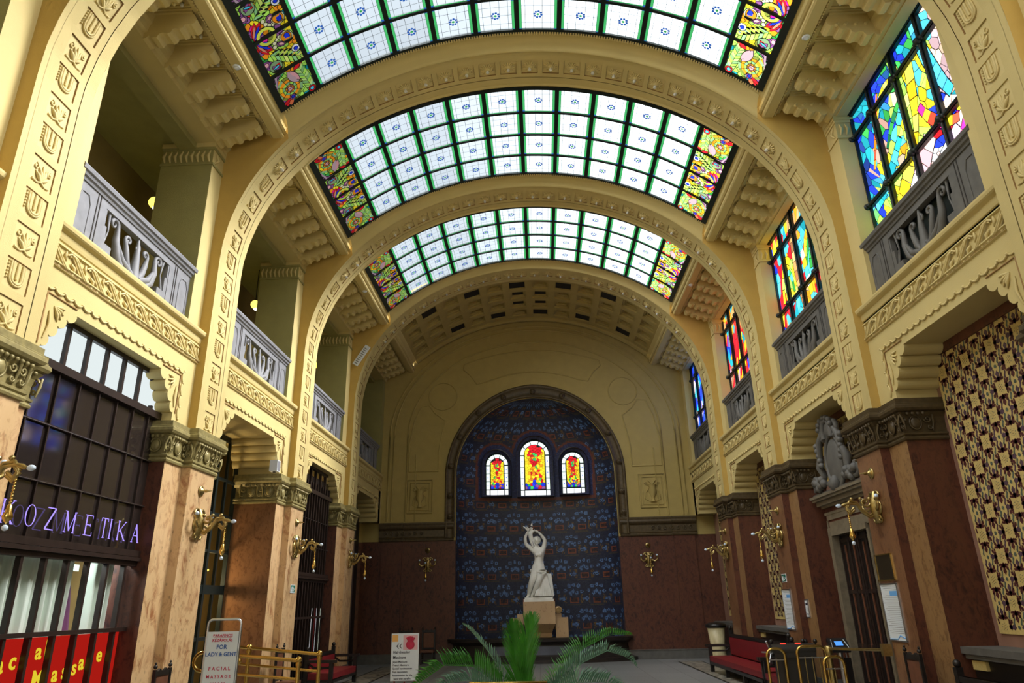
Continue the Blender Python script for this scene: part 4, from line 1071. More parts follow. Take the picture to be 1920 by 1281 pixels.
RIB = {1: [([(.10, .18), (.40, .28), (.62, .46)], .55, 9, [(.85, .55, .5), PNK, (.7, .45, .5), (1.6, 1.5, 1.6)]), ([(.36, .20), (.60, .24), (.9, .40)], .45, 8, [W2_, (1.2, .8, 1.2), (.9, .6, .6)]),
 ([(.16, .28), (.55, .42), (.60, .85)], .36, 10, [(1.3, 1.0, .03), (1.1, .6, .02), (1.2, 1.0, .1)]), ([(.44, .45), (.56, .70), (.46, 1.0)], .26, 9, [LIM, (.9, 1.0, .2), (.35, .7, .1)]), ([(.05, .42), (.18, .44), (.40, .60)], .26, 8, [TEA, CYA, (.03, .5, .5)]),
 ([(.0, .48), (.06, .26), (.24, .20)], .18, 7, [(.2, .7, .2), LIM, (.1, .6, .6)]), ([(.24, .80), (.36, .98), (.50, .84)], .14, 6, [YEL, (.9, .9, .2)]), ([(.70, 1.0), (.72, .75), (.84, .52)], .26, 8, [CYA, (.1, .5, .75), (.05, .4, .6)]),
 ([(.60, .62), (.68, .44), (.84, .40)], .20, 7, [(1.5, .05, .4), BLU, (1.4, .1, .05), YEL]), ([(.80, .30), (.92, .38), (.98, .46)], .22, 5, [(1.8, .05, .6), (1.5, .3, .5)]), ([(.12, .60), (.2, .74), (.30, .92)], .10, 7, [(.9, .25, .02), (.8, .1, .05)]), ([(.28, .62), (.40, .74), (.5, .76)], .14, 5, [GRN, (.02, .2, .08)])],
 2: [([(.10, .50), (.16, .86), (.36, .80), (.38, .52)], .20, 10, [YEL, LIM, YEL]), ([(.18, .5), (.22, .72), (.32, .7), (.32, .5)], .16, 7, [CYA, GRN]), ([(.60, .62), (.64, .80), (.80, .80), (.86, .62)], .20, 8, [YEL, ORG, (1.2, 1.2, .1)]), ([(.66, .52), (.70, .68), (.80, .64)], .26, 5, [GRN, GRN, CYA]), ([(.48, .30), (.40, .6), (.46, .95)], .42, 10, [(.55, .28, .10), (.9, .5, .2), (.45, .2, .08)]), ([(.62, .25), (.58, .5), (.55, .75)], .24, 8, [CYA, YEL, (1.4, 1.5, 1.6)]), ([(.30, .30), (.36, .10), (.50, .05)], .3, 6, [W2_, CYA, BLU]), ([(.86, .3), (.80, .45), (.70, .5)], .3, 5, [(1.4, .05, .1), BLU, CYA]), ([(.60, .98), (.75, .88), (.92, .98)], .14, 6, [(.8, .4, .1), ORG])],
 3: [([(.30, .15), (.70, .45), (.35, .85)], .30, 10, [(1.3, .05, .03), (1.3, .9, .03), (1.2, .1, .05)]), ([(.60, .2), (.85, .5), (.7, .9)], .26, 8, [(1.2, .4, .02), (1.3, 1.0, .1), REDC]), ([(.1, .1), (.5, .2), (.95, .1)], .4, 8, [BLU, BLU, CYA, MAG]), ([(.1, .7), (.2, .9), (.45, .98)], .2, 6, [ORG, (.5, .3, .1)])],
 4: [([(.6, .2), (.75, .5), (.7, .9)], .4, 9, [W2_, (.9, .9, 1.5), (.8, .6, .6)]), ([(.3, .1), (.45, .5), (.4, .95)], .3, 8, [BLU, (.05, .2, 1.2)])]}
def warp(x, y, k):
    return (x+.16*math.sin(y*1.7+k)+.07*math.sin(y*3.9+2*k), y+.16*math.sin(x*1.5+k*1.7)+.08*math.sin(x*3.3+k))
for b in (1, 2, 3, 4):
    s = 1; W_, H_ = 3.66, 4.0; y0, z0 = baymid(b)-1.81, 7.50; X = 6.90
    wlab = 'window_%d' % (3+b+1)
    m = MB()
    ys = [0, .87, 1.80, 2.72, 3.62]; zb_ = [0, 1.0, 1.80, 3.40, 3.98]
    for i, q in enumerate(ys):
        yy = baymid(b)+1.81-q; r_ = .055
        m.box(X-.05, X+.03, yy-r_, yy+r_, z0, z0+H_, iron); m.tube([(X-.07, yy, z0), (X-.07, yy, z0+H_)], .025, iron, 6)
    for i, q in enumerate(zb_):
        zz = z0+q; m.box(X-.06, X+.03, y0, y0+3.62, zz-.045, zz+.045, iron); m.tube([(X-.08, y0, zz), (X-.08, y0+3.62, zz)], .03, iron, 6)
        if i in (1, 2, 3):
            for q2 in ys:
                yy = baymid(b)+1.81-q2; m.ball((X-.09, yy, zz), .075, iron, 8, 5)
                for d_ in (-.09, .09): m.ball((X-.08, yy+d_, zz), .05, iron, 6, 4)
    m.box(X+.03, X+.08, y0, y0+3.62, z0, z0+H_, iron); m.box(X-.09, X-.05, y0, y0+3.62, z0-.2, z0+.86, iron)
    wo = struct(m.build(wlab)); g = MB(); rng = random.Random(40+b)
    for poly in cells(W_+.9, H_+.9, {1: 520, 2: 330, 3: 260, 4: 160}[b], rng, ang={1: 2.3, 2: 1.4, 3: 1.2, 4: 1.5}[b], str_={1: 2.0, 2: 1.6, 3: 1.8, 4: 2.0}[b]):
        p2, (cx, cy) = shrink(poly, .010); wx, wy = warp(cx-.45, cy-.45, b)
        col = jit(blob_color(b, wx/W_, wy/H_, rng), rng, .3)
        pts = [warp(x-.45, y-.45, b) for x, y in p2]
        pts = [(min(max(x, 0), 3.62), min(max(y, 0), H_)) for x, y in pts]
        area_ = abs(sum(pts[i][0]*pts[(i+1) % len(pts)][1]-pts[(i+1) % len(pts)][0]*pts[i][1] for i in range(len(pts))))
        if area_ < 1e-4: continue
        g.face([(X+.015, baymid(b)+1.81-x, z0+y) for x, y in pts], wing, col)
    for li, (ctrl, wd, nn_, pal) in enumerate(RIB.get(b, [])):
        pts_ = [np.array(q) for q in ctrl]
        def bz(t_):
            q = pts_
            while len(q) > 1: q = [(1-t_)*a_+t_*b_ for a_, b_ in zip(q, q[1:])]
            return q[0]
        for q in range(nn_):
            t0, t1 = q/nn_, (q+.94)/nn_; A0, A1 = bz(t0), bz(t1)
            def off(P_, t_, sg):
                d_ = bz(min(t_+.01, 1))-bz(max(t_-.01, 0)); L_ = math.hypot(d_[0]*3.62, d_[1]*4); ww = wd*(.55+.45*math.sin(PI*min(max(t_, .08), .92)))
                return (P_[0]*3.62-sg*d_[1]*4/L_*ww/2, P_[1]*4+sg*d_[0]*3.62/L_*ww/2)
            quad = [off(A0, t0, 1), off(A1, t1, 1), off(A1, t1, -1), off(A0, t0, -1)]
            quad = [(min(max(x, 0), 3.62), min(max(y, 0), 4)) for x, y in quad]; cx, cy = sum(p[0] for p in quad)/4, sum(p[1] for p in quad)/4
            big = [(cx+(x-cx)*1.06+.012*(1 if x > cx else -1), cy+(y-cy)*1.06+.012*(1 if y > cy else -1)) for x, y in quad]; e_ = .0012*li
            g.face([(X+.012-e_, baymid(b)+1.81-x, z0+y) for x, y in big], iron); g.face([(X+.0115-e_, baymid(b)+1.81-x, z0+y) for x, y in quad], wing, jit(pal[(q*7+li) % len(pal)], rng, .3))
    g.build('stained_glass', wo)
# reveal of the window: white-grey frieze head
m = MB()
for b in (1, 2, 3, 4): m.box(6.58, 6.95, baymid(b)-1.9, baymid(b)+1.9, 11.46, 11.55, cream)
struct(m.build('trim_60', walls[1]))
# ------------------------------------------------------------------ right recesses: patterned mosaic panels
patm = plain('cream_mosaic_ground', (.62, .47, .17), .6, vary=.12, scale=25); patd = plain('maroon_tile', (.085, .018, .02), .5, vary=.3, scale=20); patv = plain('violet_grey_tile', (.095, .05, .075), .5, vary=.3, scale=20); patg = plain('green_grey_tile', (.10, .13, .10), .5, vary=.3, scale=20); pink = plain('pink_marble_margin', (.30, .165, .115), .4, vary=.1)
def pattern(m, x0, x1, z0, z1):
    P_, Q_ = .68, .34; d1, d2, d3 = .014, .016, .018
    m.box(x0, x1, -.01, .01, z0, z1, patm)
    def leaf(cx, cz, a, l0, l1, wd, mt):
        ca, sa = math.cos(a), math.sin(a); pts = [(l0, 0), (l0+(l1-l0)*.3, wd), (l0+(l1-l0)*.45, wd*.6), (l0+(l1-l0)*.7, wd*1.1), (l1, 0), (l0+(l1-l0)*.7, -wd*1.1), (l0+(l1-l0)*.45, -wd*.6), (l0+(l1-l0)*.3, -wd)]
        q = [(cx+u*ca-v*sa, cz+u*sa+v*ca) for u, v in pts]
        if min(p[0] for p in q) < x0 or max(p[0] for p in q) > x1 or min(p[1] for p in q) < z0 or max(p[1] for p in q) > z1: return
        m.face([(x, d1, z) for x, z in reversed(q)], mt)
    def dot(cx, cz, r_, mt, n_=7, d=None):
        if x0 < cx-r_ and cx+r_ < x1 and z0 < cz-r_ and cz+r_ < z1: m.face([(cx+r_*math.cos(-2*PI*k/n_), d or d2, cz+r_*math.sin(-2*PI*k/n_)) for k in range(n_)], mt)
    def worm(cx, cz, sg, mt):
        pts = [(cx+sg*.014*math.sin(t*2*PI), cz-.065+.13*t) for t in np.linspace(0, 1, 7)]; w_ = [.006, .016, .020, .015, .020, .015, .006]
        L_ = [(x-q, z) for (x, z), q in zip(pts, w_)]; R_ = [(x+q, z) for (x, z), q in zip(pts, w_)]
        if min(p[0] for p in L_) < x0 or max(p[0] for p in R_) > x1 or min(p[1] for p in L_) < z0 or max(p[1] for p in L_) > z1: return
        for i in range(6): m.face([(L_[i][0], d1, L_[i][1]), (L_[i+1][0], d1, L_[i+1][1]), (R_[i+1][0], d1, R_[i+1][1]), (R_[i][0], d1, R_[i][1])], mt)
    nx = int((x1-x0)/Q_)+2; nz = int((z1-z0)/P_)+2
    for i in range(-1, nx+1):
        for j in range(-1, nz+1):
            cx, cz = x0+i*Q_+.1, z0+j*P_+(P_/2 if i % 2 else 0)+.1
            for k in range(4):
                a = k*PI/2; ca, sa = math.cos(a), math.sin(a)
                leaf(cx, cz, a, .10, .28, .040, patd if k == 3 else patv); leaf(cx, cz, a, .095, .18, .040, patd)
                for sg in (-1, 1):
                    bx, bz = cx+.115*ca-.015*sg*sa, cz+.115*sa+.015*sg*ca
                    leaf(bx, bz, a+sg*.75, .01, .135, .028, patd); leaf(bx, bz, a+sg*1.35, .01, .115, .020, patd)
            for k in range(8): dot(cx+.055*math.cos(k*PI/4), cz+.055*math.sin(k*PI/4), .009, patg, 5)
            for k in range(4): dot(cx+.022*math.cos(k*PI/2+.4), cz+.022*math.sin(k*PI/2+.4), .008, patd, 5)
            dot(cx, cz+P_/2, .030, patg, 8)
            for sg in (-1, 1):
                for q in (.25, .5, .75): worm(cx+sg*q*P_/2, cz+P_/2+q*P_/2, 1, patg if (i+j+int(q*4)) % 3 else patv)
pat_data = None
for b in (1, 2, 3, 4):
    back = MB(); Y = baymid(b)
    back.box(-2.3, 2.3, -.80, -.72, 0, 6.5, pink)
    back.box(-1.72, 1.72, -.72, -.66, 6.0, 6.17, red)
    # corbel reveal lobes cut from darker stone seen under the soffit
    ob = struct(back.build('wall_recess', walls[1], side_loc(1, Y), (0, 0, side_rot(1))))
    z0_ = 4.75 if b == 2 else 1.52
    if z0_ < 2:
        if pat_data is None:
            m = MB(); pattern(m, -1.50, 1.50, 1.52, 6.02); q = m.build('mosaic_panel', ob, (0, -.705, 0)); pat_data = q.data
        else: q = bpy.data.objects.new('mosaic_panel', pat_data); C.objects.link(q); q.parent = ob; q.location = (0, -.705, 0)
        sh = thing('stone_shelf', 'grey stone shelf under the patterned mosaic panel, right side, %s' % BAYN[b], 'shelf', side_loc(1, Y), side_rot(1), 'stone shelves under the mosaic panels')
        m = MB(); m.box(-1.66, 1.66, -.72, -.12, 1.24, 1.34, greydk); m.box(-1.62, 1.62, -.72, -.16, 1.17, 1.24, greydk); m.build('slab', sh, bevel=.012)
        m = MB(); m.box(-1.60, 1.60, -.72, -.25, .9, 1.17, black); m.box(-1.55, -1.2, -.26, -.20, 1.02, 1.15, patm); m.box(1.2, 1.55, -.26, -.20, 1.02, 1.15, patm); m.box(-1.5, 1.5, -.72, -.35, 0, .9, black); m.build('radiator_niche', sh)
    else:
        m = MB(); pattern(m, -1.50, 1.50, 4.70, 6.02); m.build('mosaic_panel', ob, (0, -.705, 0))
        m = MB(); m.box(-1.72, 1.72, -.72, -.60, 0, 4.4, red); m.build('marble_panel', ob)
# ------------------------------------------------------------------ door with lintel and cartouche
Y = baymid(2)
dr = MB()
stone = plain('veined_brown_stone', (.20, .165, .11), .4, vary=.3, scale=6)
for s in (-1, 1):
    for x0, x1, d in ((.92, 1.02, -.36), (1.02, 1.12, -.40), (1.12, 1.30, -.44), (1.30, 1.36, -.48)):
        a, b_ = sorted((s*x0, s*x1)); dr.box(a, b_, -.62, d, 0, 3.42+(x0-.92), stone)
for x0, d in ((.0, -.36), (.10, -.40), (.20, -.44), (.38, -.48)): dr.box(-.92-x0, .92+x0, -.62, d, 3.42+x0, 3.42+x0+.12, stone)
dr.box(-1.36, 1.36, -.62, -.5, 3.5, 4.1, red)
for z0_, z1_, e_ in ((3.92, 3.98, .06), (4.08, 4.14, .10), (4.14, 4.24, .18), (4.24, 4.30, .26), (4.30, 4.36, .30)): dr.box(-1.36-e_*.6, 1.36+e_*.6, -.62, -.55+e_+.02, z0_, z1_, stone)
d0 = struct(dr.build('door_1', None, side_loc(1, Y), (0, 0, side_rot(1))))
m = MB(); m.box(-.92, .92, -.60, -.56, 0, 3.44, black)
for x in (-.9, -.45, -.05, .05, .45, .9): m.box(x-.03, x+.03, -.56, -.52, 0, 3.42, wood)
for z in (.3, 1.1, 2.2, 3.3): m.box(-.9, .9, -.56, -.53, z-.04, z+.04, wood)
for x in (-.25, .25, .7, -.7): m.box(x-.02, x+.02, -.555, -.53, .4, 3.2, brnl)
m.build('door_leaf', d0)
ca = thing('stone_cartouche', 'carved grey stone cartouche with scrolls standing above the dark doorway', 'carving', side_loc(1, Y, 4.36), side_rot(1))
m = MB(); rows = []
for i in range(7):
    t_ = i/6*PI/2; k = math.cos(t_); sh_ = []
    for a in np.linspace(0, 2*PI, 25)[:-1]:
        r_ = .40*(1+.08*math.cos(2*a)); x = r_*math.cos(a)*k; z = .62+.52*math.sin(a)*k*(1.0 if math.sin(a) > 0 else 1.15); sh_.append((x, -.38+.10*math.sin(t_), z))
    rows.append(sh_)
m.grid(rows, greydk, closed=True)
m.tube([(.44*math.cos(a), -.36, .62+.60*math.sin(a)) for a in np.linspace(0, 2*PI, 25)], .05, greydk, 8)
m.build('shield', ca)
m = MB()
for s in (-1, 1):
    m.tube([(s*x, -.34, z) for x, z in spiral(.30, 1.30, .20, 1.2, PI/2, 16, -1)], .06, greydk, 8)
    m.tube([(s*.15, -.32, 1.50), (s*.55, -.30, 1.15), (s*.62, -.30, .85), (s*.78, -.32, .60), (s*.66, -.34, .40), (s*.9, -.34, .25), (s*1.25, -.36, .30), (s*1.38, -.36, .12)], [.05, .08, .07, .10, .08, .11, .09, .05], greydk, 8)
    m.tube([(s*x, -.32, z) for x, z in spiral(1.12, .30, .20, 1.4, PI, 16, 1)], .06, greydk, 8)
    for q in range(6): m.ball((s*(.62+.10*q), -.28, .22+.09*math.sin(q*1.7)), .10, greydk, 8, 5)
    for q in range(5): m.ball((s*(.58+.03*q), -.28, .62+.12*q), .075, greydk, 8, 5)
m.tube([(0, -.30, -.0), (0, -.26, .12), (0, -.30, .30)], [.10, .17, .05], greydk, 10)
m.tube([(x, -.30, z) for x, z in ((-.22, 1.16), (-.24, 1.36), (-.12, 1.55), (.12, 1.55), (.24, 1.36), (.22, 1.16))], .07, greydk, 8)
m.ball((0, -.34, 1.34), .17, greydk, 10, 6, (1, .5, 1.1))
for q in range(7): m.ball((.36*math.cos(q*PI/6), -.26, 1.42+.20*math.sin(q*PI/6)), .07, greydk, 8, 5)
m.build('scrolls_and_leaves', ca)
m = MB(); m.box(-1.45, 1.45, -.62, -.30, -.02, .05, greydk); m.build('plinth', ca)
# ------------------------------------------------------------------ left glazed screens
def screen(b, lab):
    t = thing('shop_screen', lab, 'glass screen', (-6.76, baymid(b), 0), 0)
    # local: x out of wall (nave +x), y along hall
    f = MB(); h = 1.95; bars = [-1.95, -1.595, -1.105, -.615, -.125, .365, .855, 1.345, 1.72]
    def vb(y, z0_, z1_, w_=.03, d=.04): f.box(-d, d, y-w_, y+w_, z0_, z1_, wood)
    for y in bars: vb(y, 0, 3.0, .026); vb(y, 3.0, 5.4, .012, .02); vb(y, 5.4, 6.1 if abs(y+.15) < 1.15 else (5.95 if abs(y+.15) < 1.4 else 5.55), .028)
    for z, w_, d in ((.12, .12, .07), (1.84, .03, .06), (2.86, .035, .06), (2.93, .03, .12), (3.02, .05, .09), (3.82, .014, .025), (4.60, .014, .025), (5.42, .06, .07)): f.box(-d, d, -h, 1.72, z-w_, z+w_, wood)
    # sloped upper corners
    for s in (-1, 1): f.tube([(0, -.15+s*1.84, 5.45), (0, -.15+s*1.72, 5.72), (0, -.15+s*1.50, 5.98), (0, -.15+s*1.20, 6.14)], .05, wood, 6)
    f.box(-.05, .05, -1.4, 1.1, 6.08, 6.18, wood)
    for z in (3.84, 4.62): f.box(.026, .03, -h, 1.72, z-.027, z-.020, steel)
    f.build('frame', t)
    return t, bars, h
t, bars, h = screen(1, 'dark framed shop front with small panes, pale curtains and red film on the left')
g = MB()
g.box(-.03, -.02, -h, h, 3.05, 5.40, darkglass)
g.build('dark_panes', t)
g = MB(); pts = [(y-.15, z) for y, z in ((-1.84, 5.46), (1.84, 5.46), (1.72, 5.72), (1.50, 5.98), (1.2, 6.12), (-1.2, 6.12), (-1.50, 5.98), (-1.72, 5.72))]
g.face([(-.02, y, z) for y, z in pts], frost); g.build('frosted_panes', t)
g = MB(); g.box(-.075, -.065, -h, h, .1, 1.80, redsign); g.build('red_film', t)
cu = thing('curtain', 'pale green pleated curtain hanging behind the lower panes of the shop front', 'curtain', (-7.03, baymid(1), 1.75))
rng = random.Random(2)
for ya, yb in ((-1.74, .45), (.95, 1.52)):
    rows = []; n_ = int((yb-ya)/.02)
    for i in range(n_+1):
        y = ya+(yb-ya)*i/n_; x = .05*math.sin(y*34+math.sin(y*5)*2)+.02*math.sin(y*71); rows.append([(x, y, -.05), (x*1.1, y, 1.22)])
    m = MB(); m.grid(rows, curtainm); m.build('curtain_panel', cu)
# glow of the lit shop behind the curtain
area('shop_ceiling_light', (-7.6, baymid(1), 3.3), (-7.4, baymid(1), 0), 2.5, .8, 170, (.9, 1.0, .95))
sh = MB(); sh.face([(-8.7, baymid(1)-2, 0), (-8.7, baymid(1)+2, 0), (-8.7, baymid(1)+2, 3.4), (-8.7, baymid(1)-2, 3.4)], plain('dim_blue_shop_wall', (.05, .08, .22), .7)); struct(sh.build('wall_shop'))
cl = thing('hanging_robe', 'dark and purple clothes hanging in the gap between the curtains', 'clothes', (-7.33, baymid(1)+.70, 1.75))
m = MB(); m.tube([(0, 0, .95), (0, 0, .75), (.02, .02, .45), (0, .03, .1)], [.03, .14, .15, .20], plain('purple_cloth', (.12, .03, .10), .8), 12); m.build('purple_robe', cl)
m = MB(); m.tube([(.06, -.17, .55), (.06, -.18, .3), (.06, -.2, .02)], [.04, .10, .13], plain('pale_blue_cloth', (.55, .65, .80), .8), 12); m.build('pale_towel', cl)
m = MB(); m.box(-.05, .05, -.35, .3, .98, 1.08, steel); m.build('rail', cl)
# yellow writing on the red film: each letter stands in its own pane
ws = thing('film_lettering', 'yellow letters Facial Massage on the red film of the shop front', 'lettering', (-6.818, baymid(1), 0))
def glyph(ch, y, z, size, mat_, root, nm='letter'):
    o = text(nm, ch, size, mat_, root, (0, y, z), (R(90), 0, R(90)), .003); return o
for ch, y, z in (('F', -1.25, 1.36), ('a', -1.02, 1.40), ('c', -.80, 1.43), ('i', -.55, 1.48), ('a', -.32, 1.52), ('l', -.14, 1.55)): glyph(ch, y, z, .30, yellow, ws)
for ch, y, z in (('M', -.30, 1.17), ('a', .12, 1.20), ('s', .33, 1.22), ('s', .55, 1.25), ('a', .70, 1.31), ('g', .90, 1.34), ('e', 1.12, 1.39)): glyph(ch, y, z, .30, yellow, ws)
# serif neon word
LET = {
 'K': ([(0, 0, 0, 1, .1), (.08, .45, .62, 1, .05), (.2, .52, .68, 0, .1)], [(0, 0), (0, 1), (.68, 0), (.62, 1)]),
 'Z': ([(.0, 1, .6, 1, .05), (.6, 1, .0, 0, .1), (0, 0, .62, 0, .05)], []),
 'M': ([(.05, 0, .05, 1, .04), (.05, 1, .38, .08, .1), (.38, .08, .72, 1, .04), (.72, 1, .72, 0, .1)], [(.05, 0), (.0, 1), (.72, 0), (.76, 1)]),
 'E': ([(.05, 0, .05, 1, .1), (.05, 1, .55, 1, .045), (.05, .52, .42, .52, .045), (.05, 0, .6, 0, .045), (.55, 1, .55, .84, .04), (.6, 0, .6, .17, .04), (.42, .6, .42, .44, .04)], [(.0, 0), (.0, 1)]),
 'T': ([(.3, 0, .3, 1, .1), (0, 1, .6, 1, .045), (0, 1, 0, .84, .04), (.6, 1, .6, .84, .04)], [(.3, 0)]),
 'I': ([(.05, 0, .05, 1, .1)], [(.05, 0), (.05, 1)]),
 'A': ([(.0, 0, .32, 1, .045), (.32, 1, .66, 0, .1), (.12, .36, .52, .36, .04)], [(.0, 0), (.66, 0)])}
ns = thing('lit_shop_name', 'glowing violet serif letters KOZMETIKA across the dark panes', 'sign', (-6.695, baymid(1), 3.20), 0)
def serif(ch, y, size):
    m = MB()
    if ch == 'O':
        for i in range(24):
            a0, a1 = 2*PI*i/24, 2*PI*(i+1)/24
            def pt(a, k): ro = .5 if k else .5-.035-.085*abs(math.cos(a)); rz = .5 if k else .46; return (ro*math.cos(a)*.72+.38, .5+rz*math.sin(a))
            q = [pt(a0, 1), pt(a1, 1), pt(a1, 0), pt(a0, 0)]; m.face([(0, u*size, v*size) for u, v in q], purple)
    else:
        st, sr = LET[ch]
        for x0, z0_, x1, z1_, w_ in st:
            L_ = math.hypot(x1-x0, z1_-z0_); nx, nz = -(z1_-z0_)/L_*w_/2, (x1-x0)/L_*w_/2
            q = [(x0+nx, z0_+nz), (x1+nx, z1_+nz), (x1-nx, z1_-nz), (x0-nx, z0_-nz)]; m.face([(0, u*size, v*size) for u, v in q], purple)
        for x0, z0_ in sr: m.face([(.001, (x0+u)*size, (z0_+v)*size) for u, v in ((-.10, -.02), (.10, -.02), (.10, .02), (-.10, .02))], purple)
    m.build('letter', ns, (0, y, 0))
for ch, y in zip('KOZMETIKA', (-1.68, -1.27, -.84, -.43, .05, .44, .68, .92, 1.34)): serif(ch, y, .29)
# third bay: dark screen; farthest bay: tall dark doorway screen
for b, lab in ((3, 'dark glazed screen with close vertical bars, third bay on the left'),):
    t, bars, h = screen(b, lab); g = MB(); g.box(-.03, -.02, -h, h, .1, 5.9, darkglass)
    g.build('dark_panes', t); f = MB()
    for i in range(14): f.box(.0, .05, -h+.25*i, -h+.25*i+.06, .1, 5.7, wood)
    f.build('vertical_bars', t)
    g = MB()
    for y, c_ in ((.30, whitep), (.62, redf), (.78, whitep), (1.15, curtainm)): g.box(.052, .056, y, y+.05, .9, 2.1, c_)
    g.build('poster_slivers', t)
# second bay: deep passage with a black metal screen and chandelier behind
t = thing('passage_screen', 'black metal screen with large dark panes closing the passage, middle bay on the left', 'glass screen', (-7.62, baymid(2), 0))
f = MB()
for y in (-1.70, -.55, .55, 1.66): f.box(-.05, .05, y-.05, y+.05, 0, 6.2, iron)
for y in (-1.1, 0, 1.1): f.box(-.03, .03, y-.035, y+.035, 0, 6.2, iron)
for z, w_ in ((.1, .1), (2.55, .10), (1.5, .04), (3.40, .03), (4.25, .035), (5.1, .03), (6.1, .06)): f.box(-.04, .04, -1.7, 1.7, z-w_, z+w_, iron)
f.build('frame', t)
m = MB(); m.box(-9.3, -7.6, ribY(2), ribY(3)+1, 6.2, 6.3, gal); struct(m.build('ceiling_passage'))
wl = MB(); wl.face([(-9.2, baymid(2)-3, 0), (-9.2, baymid(2)+4.5, 0), (-9.2, baymid(2)+4.5, 2.2), (-9.2, baymid(2)-3, 2.2)], tan)
struct(wl.build('wall_passage'))
wl = MB(); pattern(wl, -3.0, 4.5, 2.3, 4.9); wl.build('mosaic_panel', None, (-9.15, baymid(2), 0), (0, 0, R(-90)))['kind'] = 'structure'
ch = thing('chandelier', 'small glowing crystal chandelier seen through the passage screen', 'chandelier', (-8.45, baymid(2)+1.75, 3.0))
m = MB()
for q in range(3):
    for k in range(10+4*q): a = 2*PI*k/(10+4*q); m.ball(((.14+.10*q)*math.cos(a), (.14+.10*q)*math.sin(a), .30-.13*q), .022, lampg, 6, 4)
m.build('crystal_drops', ch); m = MB(); m.tube([(0, 0, .35), (0, 0, 3.2)], .012, brass, 6); m.lathe([(.12, .3), (.2, .34), (.22, .32), (.12, .28)], brass, n=12); m.build('brass_frame', ch)
lp = bpy.data.lights.new('chandelier_glow', 'POINT'); lp.energy = 220; lp.color = (1, .75, .4); lp.shadow_soft_size = .2; lo = bpy.data.objects.new('chandelier_glow', lp); C.objects.link(lo); lo.location = (-8.45, baymid(2)+1.3, 2.6)
# farthest bay: dark opening with pale metal door post
dr = MB(); dr.box(-7.3, -7.2, baymid(4)-1.8, baymid(4)+1.8, 0, 6.2, black); d2 = struct(dr.build('door_2'))
m = MB(); m.box(-6.62, -6.50, ribY(4)+RIBD+.64, ribY(4)+RIBD+.80, 0, 5.1, steel); m.box(-6.64, -6.62, ribY(4)+RIBD+.8, ribY(4)+RIBD+1.5, 3.5, 3.8, wood); m.build('metal_post', d2)
# ------------------------------------------------------------------ gallery lamps
for b, y, z in ((1, 12.72, 10.33), (2, 18.32, 10.38), (3, 23.9, 10.40)):
    t = thing('gallery_lamp', {1: 'amber glass globe lamp glowing in the left gallery, nearest bay', 2: 'amber glass globe lamp glowing in the left gallery, middle bay', 3: 'amber glass globe lamp glowing in the left gallery, third bay'}[b], 'lamp', (-7.9, y, z), 0, 'gallery globe lamps')
    m = MB(); m.ball((0, 0, 0), .13, lampg, 14, 8); m.build('glass_globe', t)
    m = MB(); m.ball((.02, 0, -.13), .05, lampw, 8, 5); m.build('lamp_tip', t)
    m = MB(); m.tube([(0, 0, .12), (0, 0, GALCEIL-z)], .012, black, 6); m.lathe([(.06, .12), (.05, .15), (.02, .18)], black, n=10); m.build('hanging_stem', t)
# ------------------------------------------------------------------ brass wall lights
def make_sconce(label):
    t = thing('brass_sconce', label, 'wall light', group='brass sconces with curled arms')
    m = MB(); m.lathe([(.001, 0), (.15, .0), (.16, .02), (.12, .04), (.06, .08), (.001, .09)], brassd, axis=1, n=16)
    m.tube([(0, .02, -.28), (0, .05, -.1), (0, .05, .1), (0, .02, .28)], [.03, .10, .10, .05], brassd, 8)
    for s in (-1, 1):
        m.tube([(s*x, .04, z) for x, z in spiral(.10, .20, .09, 1.2, 0, 12, 1)], .022, brassd, 6); m.tube([(s*x, .04, z) for x, z in spiral(.09, -.20, .08, 1.2, 0, 12, -1)], .02, brassd, 6)
    m.build('backplate', t)
    m = MB()
    for dz in (-.02, .02): m.tube([(0, .06, -.10+dz), (0, .18, -.16+dz), (0, .30, -.06+dz), (0, .38, .08+dz), (0, .50, .10+dz), (0, .58, 0+dz), (0, .52, -.09+dz), (0, .44, -.02+dz)], .026, brassd, 7)
    m.tube([(0, y, z) for y, z in spiral(.22, .10, .10, 1.2, PI, 12, 1)], .022, brassd, 6)
    m.tube([(0, .50, .08), (0, .60, .06), (0, .66, .04)], [.03, .035, .02], brassd, 7)
    for y_ in (.14, .30, .46): m.ball((0, y_, .16), .035, brassd, 6, 4)
    m.build('curled_arm', t)
    for s in (-1, 1):
        m = MB(); m.tube([(s*.08, .08, 0), (s*.22, .13, -.06), (s*.32, .14, .02), (s*.30, .14, .10)], [.02, .03, .03, .015], brassd, 7); m.lathe([(.02, 0), (.05, .03), (.055, .06)], brassd, c=(s*.30, .14, .08), n=8); m.build('side_arm', t)
    m = MB(); 
    for q in range(9): m.ball((0, .56, -.06-.035*q), .018, brass, 6, 4)
    m.lathe([(.012, -.36), (.03, -.38), (.035, -.44), (.06, -.50), (.05, -.52), (.02, -.56), (.001, -.58)], brass, c=(0, .56, 0), n=10); m.build('hanging_tassel', t)
    m = MB(); m.ball((0, .71, .04), .036, jewel, 10, 6, (1, 1.5, 1)); m.build('glass_bulb', t)
    for s in (-1, 1): m = MB(); m.ball((s*.30, .14, .17), .038, jewel, 10, 6); m.build('glass_bulb', t)
    m = MB(); m.ball((0, .56, -.62), .035, jewel, 8, 5); m.build('glass_drop', t)
    return t
def make_knob(label):
    t = thing('brass_wall_finial', label, 'finial', group='brass finials above the sconces')
    m = MB(); m.lathe([(.001, 0), (.10, .0), (.11, .015), (.08, .03), (.06, .035), (.05, .06), (.02, .075), (.025, .10), (.03, .12), (.015, .15), (.008, .21), (.001, .22)], brassd, axis=1, n=14); m.build('turned_boss', t); return t
sc0 = kn0 = None
